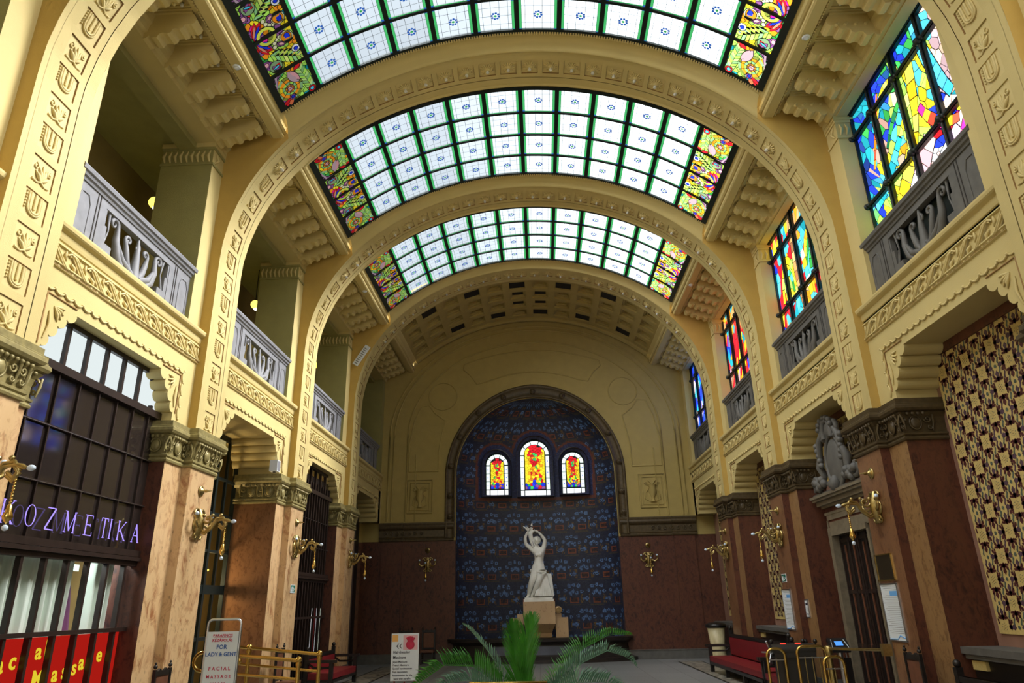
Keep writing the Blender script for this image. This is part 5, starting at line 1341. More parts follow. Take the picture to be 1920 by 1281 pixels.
wh = {(-1, 1): 'nearest left pillar, cut by the frame', (-1, 2): 'second left pillar', (-1, 3): 'third left pillar', (-1, 4): 'farthest left pillar', (1, 2): 'right pillar nearest the viewer, above the posters', (1, 3): 'third right pillar, above the green sign', (1, 4): 'farthest right pillar'}
for (s, k), nm in wh.items():
    loc = side_loc(s, ribY(k)+RIBD/2, 3.62, RIBX); l2 = side_loc(s, ribY(k)+RIBD/2, 4.24, RIBX)
    if sc0 is None: sc0 = make_sconce('brass sconce on the '+nm); sc0.location = loc; sc0.rotation_euler = (0, 0, side_rot(s))
    else: put(sc0, loc, side_rot(s), 'brass sconce on the '+nm)
    if (s, k) == (-1, 1): continue
    if kn0 is None: kn0 = make_knob('small brass finial on the '+nm); kn0.location = l2; kn0.rotation_euler = (0, 0, side_rot(s))
    else: put(kn0, l2, side_rot(s), 'small brass finial on the '+nm)
for s in (-1, 1):
    o = put(sc0, (s*4.48, YEND, 3.66), R(180), 'brass sconce on the red marble end wall, %s of the niche' % SIDE[s]); o.scale = (1.05, .8, 1.0)
    put(kn0, (s*4.48, YEND, 4.22), R(180), 'small brass finial on the end wall, %s of the niche' % SIDE[s])
# ------------------------------------------------------------------ signs, plaques and posters on the right pillars
def wallpanel(name, lab, cat, s, Y, z0_, z1_, hw, mt, frame=None, x=RIBX):
    t = thing(name, lab, cat, side_loc(s, Y, z0_, x), side_rot(s)); m = MB(); m.box(-hw, hw, 0, .012, 0, z1_-z0_, mt); m.build('board', t)
    if frame:
        f = MB(); w_ = .012
        for a, b_, c_, d_ in ((-hw-w_, -hw+w_, 0, z1_-z0_), (hw-w_, hw+w_, 0, z1_-z0_), (-hw-w_, hw+w_, -w_, w_), (-hw-w_, hw+w_, z1_-z0_-w_, z1_-z0_+w_)): f.box(a, b_, 0, .022, c_, d_, frame)
        f.build('frame', t)
    return t
wallpanel('brass_plaque', 'dark brown square plaque with a thin brass frame on the nearest right pillar', 'plaque', 1, 13.50, 2.36, 2.80, .31, plain('dark_bronze', (.035, .025, .012), .35, metal=.3), brass)
def poster(Y, lab):
    t = wallpanel('price_poster', lab, 'poster', 1, Y, 1.36, 2.30, .31, whitep, steel)
    m = MB()
    for q in range(26):
        if q in (3, 4): continue
        z = .90-.031*q
        if z > .1: m.box(-.27, .27-.06*(q % 3), .0125, .0135, z-.003, z+.003, greyst)
    m.build('printed_lines', t); m = MB(); m.box(-.27, .0, .0125, .0138, .74, .82, plain('sky_blue_print', (.15, .42, .85), .6) if 'sky_blue_print' not in MATS else MATS['sky_blue_print'])
    m.tube([(-.28, .010, .05), (-.1, .010, .09), (.0, .010, .03), (.28, .010, .02)], .012, MATS['sky_blue_print'], 5); m.build('blue_print', t)
poster(13.50, 'tall white and blue price poster on the nearest right pillar, under the plaque')
poster(19.12, 'tall pale blue price poster on the third right pillar, under the green sign')
t = wallpanel('notice', 'small narrow white notice beside the pale poster, on the flank of the third right pillar', 'notice', 1, 18.26, 1.66, 2.06, .10, whitep, steel, WALLX)
m = MB(); m.box(-.07, .07, .0125, .0135, .27, .32, blacktxt); m.box(-.03, .03, .0125, .0135, .04, .09, blacktxt)
for q in range(5): m.box(-.06, .06, .0125, .0135, .14+.02*q, .145+.02*q, greyst)
m.build('print', t)
for s, Y, lab in ((1, 19.12, 'green and white emergency exit sign on the third right pillar'), (-1, 19.0, 'green and white emergency exit sign on the third left pillar')):
    t = wallpanel('exit_sign', lab, 'sign', s, Y, 2.48, 2.68, .17, whitep)
    m = MB(); m.box(-.155, .155, .0125, .014, .015, .185, greensign); m.build('green_field', t); m = MB()
    m.box(.05, .11, .0145, .016, .03, .15, whitep); m.ball((-.02, .0145, .14), .014, whitep, 8, 4, (1, .2, 1)); m.tube([(-.02, .015, .12), (-.03, .015, .08), (-.07, .015, .04)], .010, whitep, 5); m.tube([(-.03, .015, .08), (.0, .015, .06), (.01, .015, .03)], .010, whitep, 5); m.tube([(-.06, .015, .12), (-.02, .015, .11), (.02, .015, .10)], .008, whitep, 5); m.box(-.14, -.10, .0145, .016, .08, .11, whitep); m.build('running_figure', t)
t = thing('speaker_box', 'small white loudspeaker on the capital ledge of the third left pillar', 'speaker', (-6.52, 17.45, 5.33)); m = MB(); m.box(-.10, .10, -.10, .10, .02, .30, whitep); m.build('box', t, bevel=.01); m = MB(); m.box(-.03, .03, -.03, .03, 0, .02, black); m.build('foot', t); m = MB(); m.box(.101, .104, -.08, .08, .04, .28, greyst); m.build('grille', t)
t = thing('flood_light', 'slanted white box light on the near face of the farthest left arch', 'light fixture', (-6.16, 23.88, 10.70), 0); t.rotation_euler = (0, R(32), 0)
m = MB(); m.box(-.10, .10, -.06, .0, -.42, .42, whitep); m.build('housing', t, bevel=.01); m = MB()
for q in range(9): m.box(-.06, .06, -.066, -.061, -.36+.08*q, -.33+.08*q, greyst)
m.build('grille_slots', t)
# ------------------------------------------------------------------ statue, pedestal, basin
bs_ = thing('fountain_basin', 'wide dark stone fountain basin at the foot of the blue niche', 'fountain', (0, YEND, 0))
def ell(a, b_, z, n_=40): return [(a*math.cos(t), -b_*math.sin(t), z) for t in np.linspace(0, PI, n_)]
m = MB(); rows = [[(x*k, y*k2, z) for x, y, _ in ell(1, 1, 0)] for k, k2, z in ((3.75, 1.25, 0), (3.75, 1.25, .12), (3.6, 1.12, .16), (3.45, 1.0, .22), (3.40, .98, .62), (3.5, 1.05, .70), (3.62, 1.15, .74), (3.64, 1.17, .84), (3.55, 1.1, .87), (3.3, .9, .87), (3.25, .85, .80), (.05, .05, .80))]
m.grid(rows, plain('dark_brown_stone', (.025, .018, .015), .45, vary=.3, scale=6), smooth=False)
m.build('basin_body', bs_)
m = MB(); m.grid([[(x*3.47, y*1.02, z) for x, y, _ in ell(1, 1, 0)[12:28]] for z in (.28, .58)], plain('blue_grey_stone', (.11, .12, .16), .35, vary=.2)); m.build('front_panel', bs_)
pd = thing('statue_pedestal', 'ochre marble pedestal under the white statue, with a scroll and stepped side blocks', 'pedestal', (0, 29.1, .80))
ped = marble('ochre_pedestal_marble', (.52, .33, .16), (.25, .12, .05), (.6, .42, .24), 5.0, .4)
m = MB(); m.box(-.60, .62, -.45, .45, .56, 1.36, ped); m.build('upper_block', pd, bevel=.02)
m = MB()
rows = [[(-.58*k, -.43*k2, z), (.60*k, -.43*k2, z), (.60*k, .4, z), (-.58*k, .4, z)] for k, k2, z in ((1, 1, .56), (.97, .8, .48), (.85, .45, .35), (.78, .2, .22), (.78, .15, .07))]; m.grid(rows, ped, closed=True, smooth=False); m.build('tapered_foot', pd)
m = MB()
for s in (-1, 1):
    m = MB(); x0, x1 = sorted((s*.62, s*.85)); m.box(x0, x1, -.2, .4, .07, .92, ped); x0, x1 = sorted((s*.85, s*1.10)); m.box(x0, x1, -.15, .4, .07, .78, ped); m.build('side_block', pd, bevel=.015)
m = MB(); m.lathe([(.001, -.32), (.13, -.32), (.14, -.28), (.14, .3), (.001, .3)], ped, c=(.74, 0, 1.05), axis=1, n=16); m.tube([(.74+x, -.335, 1.05+z) for x, z in spiral(0, 0, .10, 1.5, 0, 16)], .015, brassd, 5); m.build('scroll', pd)
st = thing('marble_statue', 'white marble statue of a woman holding up a small child, before the blue niche', 'statue', (0, 29.1, 2.16))
def skinned(name, chain, mat, parent, sub=2, root=0):
    # chain: dict name -> (x,y,z,rx,ry,parent)
    nm = list(chain); V = [chain[k][:3] for k in nm]; E = [(nm.index(chain[k][5]), nm.index(k)) for k in nm if chain[k][5]]
    me = bpy.data.meshes.new(name); me.from_pydata(V, E, []); me.materials.append(mat); o = bpy.data.objects.new(name, me); C.objects.link(o)
    mod = o.modifiers.new('skin', 'SKIN'); mod.use_smooth_shade = True
    lay = me.skin_vertices[0].data if len(me.skin_vertices) else None
    if lay is None: return o
    for i, k in enumerate(nm): lay[i].radius = (chain[k][3], chain[k][4]); lay[i].use_root = (i == root)
    s_ = o.modifiers.new('sub', 'SUBSURF'); s_.levels = sub; s_.render_levels = sub
    bpy.context.view_layer.update()
    dg = bpy.context.evaluated_depsgraph_get(); m2 = bpy.data.meshes.new_from_object(o.evaluated_get(dg)); bpy.data.objects.remove(o)
    for p in m2.polygons: p.use_smooth = True
    o = bpy.data.objects.new(name, m2); C.objects.link(o); o.parent = parent; return o
B = {
 'pelvis': (-.0, .0, 1.20, .27, .24, None), 'belly': (.05, -.03, 1.45, .20, .17, 'pelvis'), 'ribs': (.08, -.03, 1.70, .22, .18, 'belly'), 'chest': (.07, .0, 1.86, .23, .17, 'ribs'),
 'neck': (.0, -.01, 2.04, .085, .085, 'chest'), 'neck2': (-.02, -.02, 2.14, .08, .08, 'neck'),
 'lsh': (-.15, .02, 1.93, .12, .11, 'chest'), 'lel': (-.46, -.05, 2.16, .085, .08, 'lsh'), 'lfa': (-.47, -.10, 2.42, .07, .065, 'lel'), 'lwr': (-.36, -.14, 2.64, .045, .04, 'lfa'),
 'rsh': (.25, .02, 1.96, .12, .11, 'chest'), 'rel': (.33, -.02, 2.30, .085, .08, 'rsh'), 'rfa': (.20, -.06, 2.48, .065, .06, 'rel'), 'rwr': (.06, -.10, 2.62, .045, .04, 'rfa'),
 'lth': (-.12, -.18, 1.05, .19, .18, 'pelvis'), 'lkn': (-.24, -.34, .74, .125, .125, 'lth'), 'lca': (-.33, -.20, .48, .11, .11, 'lkn'), 'lan': (-.40, -.12, .22, .06, .06, 'lca'), 'lft': (-.45, -.26, .17, .055, .04, 'lan'),
 'rth': (.12, -.20, 1.06, .19, .18, 'pelvis'), 'rkn': (.05, -.42, .80, .13, .13, 'rth'), 'rca': (-.08, -.34, .52, .11, .11, 'rkn'), 'ran': (-.22, -.26, .26, .06, .06, 'rca'), 'rft': (-.28, -.40, .19, .055, .04, 'ran')}
skinned('body', B, white, st)
m = MB(); m.ball((.12-.02, -.19, 1.74), .085, white, 10, 6); m.ball((-.04+.02, -.19, 1.74), .085, white, 10, 6)
# head looking up to the side, hair gathered behind
m.ball((-.02, -.04, 2.28), .135, white, 14, 10, (.82, .95, 1.15)); m.ball((-.03, -.17, 2.27), .03, white, 6, 4, (.7, 1, 1.2)); m.ball((-.03, -.155, 2.20), .035, white, 6, 4, (1, .6, .5)); m.ball((.0, -.13, 2.16), .045, white, 8, 5)
for sx in (-1, 1): m.ball((-.025+sx*.045, -.155, 2.31), .022, white, 6, 4)
m.build('face', st)
m = MB(); m.ball((.02, .05, 2.32), .15, white, 14, 8, (.95, .95, .95)); m.ball((.06, .17, 2.26), .08, white, 10, 6)
for q in range(10): a = q*PI/9; m.tube([(-.02+.13*math.cos(a), -.08, 2.30+.12*math.sin(a)), (.0+.15*math.cos(a), .03, 2.33+.13*math.sin(a)), (.05, .16, 2.27)], [.02, .028, .02], white, 6)
m.build('hair', st)
def hand(name, wr, dr, up, parent):
    wr, dr, up = Vector(wr), Vector(dr).normalized(), Vector(up).normalized(); sd = dr.cross(up).normalized(); m = MB()
    m.tube([wr, wr+dr*.05, wr+dr*.10], [.035, .045, .038], white, 8)
    for k, L_ in ((-1.5, .07), (-.5, .085), (.5, .08), (1.5, .06)):
        b0 = wr+dr*.10+sd*k*.02; m.tube([b0, b0+dr*L_*.5+up*.01, b0+dr*L_*.8+up*.045], [.014, .012, .009], white, 6)
    b0 = wr+dr*.03+sd*.035; m.tube([b0, b0+dr*.04+sd*.03+up*.02, b0+dr*.07+sd*.02+up*.045], [.016, .013, .010], white, 6)
    m.build(name, parent)
hand('hand', (-.36, -.14, 2.64), (.5, -.1, .8), (.7, -.2, -.2), st); hand('hand', (.06, -.10, 2.62), (-.9, -.1, .35), (-.1, -.3, .9), st)
K = {'hip': (-.22, -.06, 2.40, .085, .08, None), 'mid': (-.26, -.07, 2.52, .09, .08, 'hip'), 'ch': (-.25, -.08, 2.63, .10, .085, 'mid'), 'nk': (-.22, -.08, 2.73, .045, .045, 'ch'), 'hd': (-.20, -.09, 2.82, .085, .085, 'nk'),
 'll': (-.14, -.04, 2.26, .06, .06, 'hip'), 'lk': (-.10, -.03, 2.14, .04, .04, 'll'), 'lf': (-.08, -.03, 2.03, .03, .03, 'lk'), 'rl': (-.24, -.10, 2.24, .06, .06, 'hip'), 'rk': (-.18, -.12, 2.10, .04, .04, 'rl'), 'rf': (-.15, -.12, 2.0, .03, .03, 'rk'),
 'la': (-.36, -.08, 2.70, .04, .04, 'ch'), 'lb': (-.44, -.10, 2.78, .03, .03, 'la'), 'lc': (-.54, -.10, 2.86, .018, .018, 'lb'), 'ra': (-.14, -.10, 2.66, .04, .04, 'ch'), 'rb': (-.06, -.12, 2.70, .028, .028, 'ra')}
skinned('small_child', K, white, st)
m = MB(); m.tube([(-.20, -.05, 2.86), (-.19, -.05, 2.94), (-.17, -.05, 3.0)], [.05, .03, .008], white, 6); m.tube([(-.24, -.03, 2.66), (-.33, .04, 2.74), (-.40, .06, 2.86)], [.05, .045, .01], white, 6); m.build('wing', st)
m = MB()  # rock seat and drapery
rows = [[(cx+rx*math.cos(a)*(1+.06*math.sin(5*a+q)), .12+ry*math.sin(a), z) for a in np.linspace(0, 2*PI, 21)[:-1]] for q, (cx, rx, ry, z) in enumerate(((.08, .50, .36, .14), (.10, .47, .34, .4), (.16, .38, .30, .7), (.20, .27, .25, .95), (.22, .22, .20, 1.04), (.22, .02, .02, 1.06)))]
m.grid(rows, white, closed=True); m.build('rock_seat', st)
m = MB()
for q in range(9):
    u = q/8; m.tube([(.30-.10*u, -.10-.18*u, 1.06-.05*u), (.34-.22*u, -.24-.10*u, .80), (.42-.42*u, -.30, .50), (.50-.62*u, -.30-.02*q, .20)], [.05, .055, .06, .05], white, 7)
for q in range(5): m.tube([(.38+.03*q, -.15, 1.02), (.42+.03*q, -.18, .6), (.46+.03*q, -.2, .2)], [.03, .035, .03], white, 6)
m.tube([(-.28, -.05, 1.16), (0, -.28, 1.10), (.28, -.16, 1.10)], [.06, .08, .06], white, 8)
m.build('drapery', st)
m = MB(); m.box(-.58, .58, -.42, .42, 0, .10, white); m.box(-.54, .54, -.38, .38, .10, .16, white); m.build('plinth', st, bevel=.015)
# ------------------------------------------------------------------ benches and chairs
def make_bench(lab, L, loc, rz, ht=1.02):
    t = thing('upholstered_bench', lab, 'bench', loc, rz)
    m = MB(); m.box(-L/2+.06, L/2-.06, .02, .72, .30, .46, redf); m.build('seat', t, bevel=.03)
    m = MB(); m.box(-L/2+.08, L/2-.08, -.02, .06, .50, ht-.10, redf); m.build('backrest', t, bevel=.02)
    m = MB(); m.box(-L/2, L/2, -.06, .0, .3, ht, black); m.box(-L/2, L/2, -.07, .03, ht-.08, ht, black); m.box(-L/2, L/2, .66, .72, .22, .32, black); m.box(-L/2, L/2, -.02, .68, .24, .30, black)
    n_ = max(1, round(L/2.0))
    for i in range(n_+1): m.box(-L/2+L*i/n_-.04, -L/2+L*i/n_+.04, .60, .70, 0, .28, black)
    m.build('frame', t)
    for s in (-1, 1):
        m = MB(); x = s*(L/2-.03); m.box(x-.05, x+.05, -.06, .04, 0, ht+.12, black); m.ball((x, -.01, ht+.17), .06, black, 8, 6); m.box(x-.05, x+.05, .62, .72, 0, .74, black); m.box(x-.07, x+.07, -.04, .80, .72, .79, black); m.tube([(x, .05, .70), (x, .2, .60), (x, .6, .60), (x, .68, .70)], .03, black, 6); m.build('armrest', t)
    return t
make_bench('long red upholstered bench with black arms against the right wall, far end', 5.7, (6.02, 21.35, 0), R(90), 1.08)
make_bench('red bench nearer the turnstile, behind the brass bars on the right', 1.0, (6.02, 17.87, 0), R(90), 1.0)
make_bench('red bench at the lower right corner, under the large patterned mosaic', 3.0, (6.36, baymid(1)-.1, 0), R(90), .95)
make_bench('low red bench behind the brass rails, in front of the third bay on the left', 2.6, (-6.22, 21.6, 0), R(-90), .9)
def make_chair(lab, mat):
    t = thing('carved_chair', lab, 'chair', group='dark carved chairs along the pillars')
    m = MB(); m.box(-.25, .25, 0, .46, .42, .50, mat); m.build('seat', t, bevel=.015)
    m = MB(); m.box(-.20, .20, -.03, .0, .58, 1.12, mat); m.build('backrest', t, bevel=.01)
    m = MB(); m.prism([(-.23, 1.10), (.23, 1.10), (.23, 1.20), (.16, 1.19), (.10, 1.23), (.05, 1.20), (-.05, 1.20), (-.10, 1.23), (-.16, 1.19), (-.23, 1.20)], 1, -.04, .0, black); m.box(-.22, .22, -.04, 0, .52, .57, black); m.build('carved_top_rail', t)
    for s in (-1, 1):
        m = MB(); m.box(s*.24-.025, s*.24+.025, -.04, .01, 0, 1.22, black); m.ball((s*.24, -.015, 1.26), .035, black, 8, 5); m.ball((s*.24, -.015, 1.31), .02, black, 6, 4); m.build('back_post', t)
        m = MB(); m.box(s*.22-.025, s*.22+.025, .40, .45, 0, .42, black); m.build('leg', t)
    m = MB(); m.box(-.22, .22, .41, .44, .15, .19, black); m.box(-.24, -.20, 0, .42, .18, .21, black); m.box(.20, .24, 0, .42, .18, .21, black); m.build('stretcher', t)
    return t
c0 = make_chair('dark carved chair with brown leather back against the second left pillar', brnl); c0.location = (-6.12, 12.42, 0); c0.rotation_euler = (0, 0, R(-90))
put(c0, (-6.12, 17.95, 0), R(-90), 'dark carved chair against the third left pillar, behind the brass rails')
put(c0, (6.12, 12.72, 0), R(90), 'dark carved chair against the nearest right pillar, under the poster')
put(c0, (-5.25, YEND-.15, 0), R(180), 'dark carved chair by the end wall, left one of the pair behind the white sign')
put(c0, (-4.35, YEND-.15, 0), R(180), 'dark carved chair by the end wall, right one of the pair, beside the niche')
# ------------------------------------------------------------------ tall cream planter, brass rails
t = thing('cream_urn', 'tall cream urn with a dark top at the far end of the right wall', 'urn', (6.15, 26.6, 0))
m = MB(); m.lathe([(.001, 0), (.22, 0), (.26, .3), (.24, .6), (.30, 1.18), (.001, 1.18)], plain('cream_enamel', (.60, .52, .30), .4, vary=.2, scale=4), n=20); m.build('body', t)
m = MB(); m.lathe([(.30, 1.18), (.36, 1.22), (.36, 1.28), (.25, 1.34), (.001, 1.36)], black, n=20); m.build('dark_top', t)
def rail(lab, Y, xl, xr, zl, zr, loop, mid_x=None):
    t = thing('brass_handrail', lab, 'handrail', (0, Y, 0))
    m = MB(); z = lambda x: zl+(zr-zl)*(x-xl)/(xr-xl)
    m.tube([(xl, 0, zl), (xr, 0, zr)], .036, brass, 10); m.tube([(xl, 0, zl-.34), (xr, 0, zr-.34)], .028, brass, 10)
    if loop: m.tube([(xl, 0, zl)]+[(xl-.17*math.sin(a), 0, zl-.17+.17*math.cos(a)) for a in np.linspace(.1, PI-.1, 9)]+[(xl, 0, zl-.34)], .034, brass, 10)
    m.build('rails', t)
    for x in [xr]+([mid_x] if mid_x else [xl+.4]): m = MB(); m.tube([(x, 0, 0), (x, 0, z(x)-.02)], .042, brass, 12); m.lathe([(.09, 0), (.09, .02), (.05, .05)], brass, c=(x, 0, 0), n=14); m.build('post', t)
    for x in [xr]+([mid_x] if mid_x else []): m = MB(); m.ball((x, 0, z(x)+.02), .062, brass, 12, 8); m.lathe([(.06, -.10), (.06, -.04)], brass, c=(x, 0, z(x)), n=12); m.build('ball_finial', t)
    if loop:
        m = MB(); m.lathe([(.001, -.03), (.075, -.03), (.075, .03), (.001, .03)], brass, c=(xl+.72, 0, zl-.17), axis=1, n=16); m.build('roundel', t)
rail('nearer brass handrail with a looped left end, in front of the passage on the left', 15.2, -6.75, -4.78, 1.30, 1.12, True)
rail('farther brass handrail with ball finials, behind the nearer rail on the left', 16.6, -6.9, -4.78, 1.36, 1.15, False, -6.36)
# ------------------------------------------------------------------ entrance gate on the right
t = thing('turnstile', 'dark steel turnstile housing with black ball caps and two red lights, right side', 'turnstile', (5.6, 17.0, 0))
m = MB(); m.tube([(-.48, 0, 1.03), (.46, 0, 1.03)], .13, plain('dark_steel', (.10, .095, .09), .35, metal=.8), 16); m.box(-.45, .45, -.12, .12, .88, 1.0, MATS['dark_steel']); m.build('housing', t)
m = MB(); m.box(-.40, .40, -.08, .08, 0, .88, MATS['dark_steel']); m.build('pedestal', t)
m = MB()
for x, y in ((-.42, .10), (.28, .12), (.50, -.02)): m.ball((x, y, 1.20), .05, black, 10, 6); m.tube([(x, y, 1.1), (x, y, 1.17)], .02, black, 6)
m.build('ball_caps', t)
m = MB(); lr = emit('red_signal_light', (1, .05, .03), 2.0)
for x in (-.20, .12): m.box(x-.05, x+.05, -.04, .04, 1.155, 1.168, lr)
m.build('red_lights', t)
m = MB()
for a in (0, 120, 240): m.tube([(-.48, 0, .98), (-.60, .28*math.cos(R(a)), .98+.28*math.sin(R(a)))], .018, steel, 8)
m.build('arms', t)
def hoop(lab, x0, x1, Y, z, lowbars=True, mt=None):
    t = thing('brass_barrier', lab, 'barrier', (0, Y, 0)); mt = mt or brass; m = MB(); r_ = min(.14, (x1-x0)/2)
    m.tube([(x0, 0, 0), (x0, 0, z-r_)]+[(x0+r_-r_*math.cos(a), 0, z-r_+r_*math.sin(a)) for a in np.linspace(.2, PI/2, 6)]+[(x1-r_+r_*math.sin(a), 0, z-r_+r_*math.cos(a)) for a in np.linspace(0, PI/2-.2, 6)]+[(x1, 0, z-r_), (x1, 0, 0)], .03, mt, 10); m.build('bent_tube', t)
    m = MB(); n_ = max(1, int((x1-x0)/.14))
    for i in range(1, n_): m.tube([(x0+(x1-x0)*i/n_, 0, .1), (x0+(x1-x0)*i/n_, 0, z-.20)], .012, brassd, 6)
    if lowbars: m.tube([(x0, 0, z-.22), (x1, 0, z-.22)], .014, steel, 6); m.tube([(x0, 0, .12), (x1, 0, .12)], .014, steel, 6)
    m.build('bars', t); return t
hoop('leftmost brass barrier hoop beside the turnstile', 4.97, 5.35, 16.82, 1.07)
hoop('tall brass barrier hoop right of the turnstile housing', 5.50, 6.10, 16.45, 1.13)
hoop('small nearer brass barrier hoop in front of the card reader', 5.72, 6.12, 15.6, .98)
t = thing('card_reader', 'black ticket reader with a lit blue screen on a steel post', 'card reader', (6.38, 16.4, 0))
m = MB(); m.tube([(0, 0, 0), (0, 0, 1.05)], .055, steel, 14); m.lathe([(.11, 0), (.11, .02), (.06, .06)], steel, n=14); m.build('steel_post', t)
m = MB(); rows = [[(-.20, -.12, 1.06), (.20, -.12, 1.06), (.20, .10, 1.28), (-.20, .10, 1.28)], [(-.20, -.06, 1.00), (.20, -.06, 1.00), (.20, .16, 1.22), (-.20, .16, 1.22)]]; m.grid(rows, black, closed=True, smooth=False); m.face(rows[0], black); m.face(rows[1], black); m.build('head', t)
m = MB(); q = lambda u, v: (u, -.12+.22*v-.004, 1.06+.22*v+.004); m.face([q(-.08, .35), q(.08, .35), q(.08, .70), q(-.08, .70)], emit('blue_screen', (.10, .35, 1.0), 1.2)); m.build('screen', t)
m = MB()
for s in (-1, 1): m.tube([q(s*.17, .15), q(s*.13, .85)], .008, steel, 5)
m.build('side_strips', t)
m = MB(); m.tube([(.12, .02, 1.05), (.16, .0, .5), (.20, 0, .02)], .014, steel, 6); m.box(.05, .20, -.02, .06, .1, .9, black); m.build('lower_case', t)
t = thing('brass_gate_rail', 'long brass rail from the card reader to the nearest right pillar', 'rail', (0, 0, 0))
m = MB(); m.tube([(6.02, 16.05, 1.10), (6.2, 13.85, 1.20)], .028, brassd, 10); m.tube([(6.02, 16.05, 0), (6.02, 16.05, 1.14)], .05, brassd, 12); m.build('rail_bar', t); m = MB(); m.box(6.14, 6.30, 13.78, 13.88, 1.10, 1.30, brassd); m.build('wall_flange', t)
m = MB(); m.lathe([(.07, 1.0), (.075, 1.02), (.075, 1.14), (.05, 1.16), (.001, 1.16)], brassd, c=(6.02, 16.05, 0), n=14); m.build('post_head', t)
# ------------------------------------------------------------------ advertising stands
t = thing('sign_stand', 'tall silver framed sign stand advertising facial massage and wax for lady and gent', 'sign stand', (-3.50, 8.5, 0), R(4))
W2 = .185; H_ = 2.0
m = MB(); m.tube([(-W2, 0, .02), (-W2, 0, H_-.07)]+[(-W2+.05-.05*math.cos(a), 0, H_-.05+.05*math.sin(a)) for a in np.linspace(.2, PI/2, 4)]+[(W2-.05+.05*math.sin(a), 0, H_-.05+.05*math.cos(a)) for a in np.linspace(0, PI/2-.2, 4)]+[(W2, 0, H_-.07), (W2, 0, .02)], .014, steel, 8); m.build('steel_frame', t)
m = MB(); m.box(-W2+.012, W2-.012, -.02, .01, .35, H_-.13, whitep); m.build('board', t)
m = MB(); m.box(-W2-.02, -W2+.02, .01, .04, .3, H_-.18, whitep); m.box(-.22, .22, -.22, .22, 0, .03, steel); m.build('stand_base', t)
def tx(body, size, mt, z, y=-.022, root=t, x=0, sx=1.0, nm='lettering'): return text(nm, body, size, mt, root, (x, y, z), (R(90), 0, 0), .001, 'CENTER', sx)
tx('PARAFINOS', .042, redtxt, H_-.185, sx=1.0); tx('KÉZÁPOLÁS', .042, redtxt, H_-.235, sx=1.0); tx('FOR', .062, bluetxt, H_-.31); tx('LADY & GENT', .058, bluetxt, H_-.385, sx=.95); tx('F A C I A L', .052, redtxt, H_-.53); tx('M A S S A G E', .046, redtxt, H_-.61); tx('W A X', .052, redtxt, H_-.69)
m = MB(); m.box(-.10, .10, -.0215, -.0205, H_-.193, H_-.190, redtxt); m.build('red_underline', t)
t = thing('easel_sign', 'white board sign reading Hairdressing, Manicure with a red hand picture', 'sign', (-2.24, 13.0, 0), R(2))
m = MB(); m.box(-.235, .235, -.012, .012, .92, 1.66, whitep); m.build('board', t)
m = MB()
for x in (-.17, .17): m.tube([(x, .03, 0), (x, .03, .95)], .014, redf, 6)
m.tube([(0, .03, .9), (0, .35, 0)], .014, redf, 6); m.tube([(-.17, .03, .6), (.17, .03, .6)], .012, redf, 6); m.build('easel_legs', t)
m = MB(); m.box(-.03, .215, -.014, -.012, 1.40, 1.63, plain('pale_pink_print', (.75, .45, .48), .6)); m.build('picture_ground', t)
m = MB(); cr = plain('crimson_print', (.55, .02, .07), .6); m.ball((.09, -.016, 1.48), .075, cr, 12, 6, (1, .1, 1)); 
for k, a in enumerate((125, 108, 90, 72, 50)): m.tube([(.09+.04*math.cos(R(a)), -.016, 1.50+.04*math.sin(R(a))), (.09+(.11+.01*(k % 2))*math.cos(R(a)), -.016, 1.50+.115*math.sin(R(a)))], .016, cr, 6)
m.build('hand_picture', t)
m = MB(); m.box(-.22, -.12, -.014, -.012, 1.53, 1.64, plain('orange_print', (.85, .45, .12), .6)); m.build('small_logo', t)
for x in (-.15, -.10):
    m = MB(); m.face([(x+.04, -.0135, 1.50), (x, -.0135, 1.46), (x+.04, -.0135, 1.42), (x+.05, -.0135, 1.42), (x+.02, -.0135, 1.46), (x+.05, -.0135, 1.50)], blacktxt); m.build('arrow_chevron', t)
def te(body, size, z, x=-.20): return text('lettering', body, size, blacktxt, t, (x, -.0135, z), (R(90), 0, 0), .0005, 'LEFT', .95)
te('Hairdressing', .060, 1.345); te('Manicure', .062, 1.262)
for i, b_ in enumerate(('Japan Manicure', 'French Manicure', 'Special handmassage', 'Nail decoration', 'Regeneration for the', '  hand with paraffin')): te(b_, .042, 1.20-.052*i)
t = thing('brass_framed_board', 'top of a brass framed board in front of the palm, bottom centre', 'sign', (-.17, 6.5, 0), R(-1))
m = MB(); m.box(-.31, .31, -.012, .012, .9, 1.475, wood); m.build('board', t); m = MB()
m.tube([(-.32, 0, .88), (-.32, 0, 1.48), (.32, 0, 1.48), (.32, 0, .88), (-.32, 0, .88)], .014, brass, 8); m.build('brass_frame', t); m = MB(); m.tube([(0, .02, 0), (0, .02, .9)], .025, brass, 10); m.lathe([(.2, 0), (.2, .02), (.05, .04)], brass, c=(0, .02, 0), n=16); m.build('stand', t)
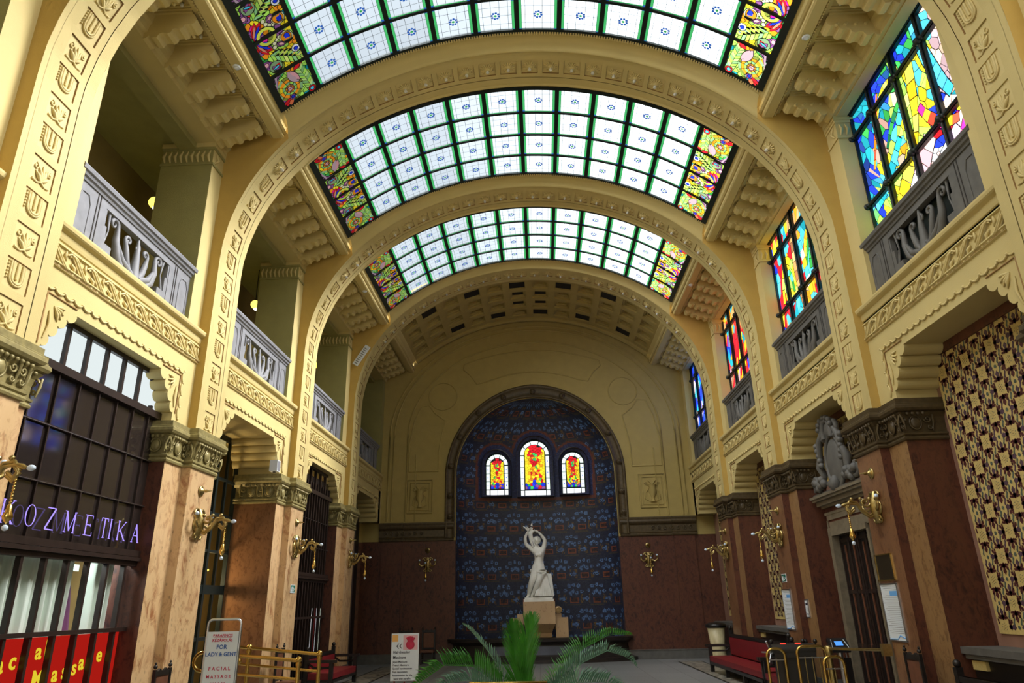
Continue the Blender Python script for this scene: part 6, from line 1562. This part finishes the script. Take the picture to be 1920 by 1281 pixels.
# ------------------------------------------------------------------ potted palm
t = thing('potted_palm', 'potted palm with one bright upright frond and arching side fronds, front centre', 'plant', (-.05, 8.0, 0))
m = MB(); m.lathe([(.001, 0), (.24, 0), (.34, .50), (.37, .52), (.37, .56), (.32, .56), (.31, .50), (.001, .50)], plain('dark_pot', (.05, .03, .02), .5), n=20); m.build('pot', t)
m = MB(); m.tube([(0, 0, .48), (0, 0, .75), (0, 0, .95)], [.09, .10, .05], wood, 10); m.build('trunk', t)
rng = random.Random(8)
def frond(pts, L, mt, n_=44, up=.35, wd=.014, lead=.5, tip=.35, start=.15):
    pts = [Vector(p) for p in pts]; cum = [0]
    for a, b_ in zip(pts, pts[1:]): cum.append(cum[-1]+(b_-a).length)
    def at(u):
        d = u*cum[-1]
        for i in range(len(pts)-1):
            if d <= cum[i+1] or i == len(pts)-2: k = (d-cum[i])/(cum[i+1]-cum[i]); return pts[i].lerp(pts[i+1], k), (pts[i+1]-pts[i]).normalized()
    m = MB(); sm_ = [at(i/16)[0] for i in range(17)]; m.tube(sm_, [.012*(1-i/19) for i in range(17)], mt, 6)
    for i in range(n_):
        u = start+(1-start)*i/(n_-1); p, d = at(u); side = d.cross(Vector((0, 0, 1)))
        if side.length < .25: side = Vector((1, .2, 0))
        if lead > 1.2: side = Vector((1, .15*math.sin(i*1.3), 0))
        side.normalize(); nrm = side.cross(d).normalized(); env = (math.sin(PI*min(1, (u-start)/(1-start)*.86+.14))**.6)*(1-tip*u)
        for s in (-1, 1):
            l = L*env*(.85+.3*rng.random()); v = (side*s*(1-lead*.4)+d*lead+nrm*(up+.15*rng.random())).normalized(); e = p+v*l+Vector((0, 0, -.10*l*rng.random()))
            mid_ = p+v*l*.5+Vector((0, 0, .02)); wv = d*wd*1.0
            m.face([p-wv*.5, mid_-wv*.6, e, mid_+wv*.6, p+wv*.5], mt)
    m.build('frond', t); return
frond([(0, 0, .9), (-.02, -.02, 1.3), (.02, -.02, 1.7), (.08, .02, 1.98)], .46, green, 110, .05, .020, 1.35, .25, .05)
frond([(0, .05, .9), (-.08, .0, 1.3), (-.12, .05, 1.65), (-.12, .0, 1.92)], .42, green, 100, .1, .018, 1.35, .25, .05)
frond([(0, 0, .95), (-.25, 0, 1.30), (-.55, 0, 1.50), (-.85, -.05, 1.52), (-1.10, -.1, 1.36), (-1.22, -.1, 1.20)], .32, green, 60, .75, .014, .5)
frond([(0, 0, .95), (-.30, -.2, 1.25), (-.55, -.3, 1.40), (-.78, -.35, 1.38), (-.95, -.4, 1.26)], .28, green2, 50, .6, .014, .6)
frond([(0, 0, .95), (-.22, .1, 1.35), (-.40, .2, 1.62), (-.62, .3, 1.85), (-.70, .35, 1.90)], .20, green2, 34, .25, .016, 1.0)
frond([(0, 0, .95), (.28, 0, 1.28), (.55, 0, 1.50), (.85, .05, 1.62), (1.08, .1, 1.55), (1.16, .1, 1.45)], .26, green2, 54, .7, .014, .6)
frond([(0, 0, .95), (.30, .3, 1.30), (.62, .5, 1.62), (.95, .6, 1.76), (1.20, .7, 1.74)], .26, green, 54, .8, .013, .6)
frond([(0, 0, .95), (.25, -.2, 1.2), (.50, -.3, 1.36), (.80, -.3, 1.36), (1.05, -.35, 1.22)], .30, green2, 50, .7, .014, .5)
frond([(0, 0, .95), (.15, -.3, 1.15), (.25, -.5, 1.25), (.35, -.7, 1.22)], .24, green, 34, .5, .014, .5)
frond([(0, 0, .95), (-.12, -.3, 1.15), (-.22, -.5, 1.22), (-.35, -.75, 1.2)], .24, green, 34, .5, .014, .5)
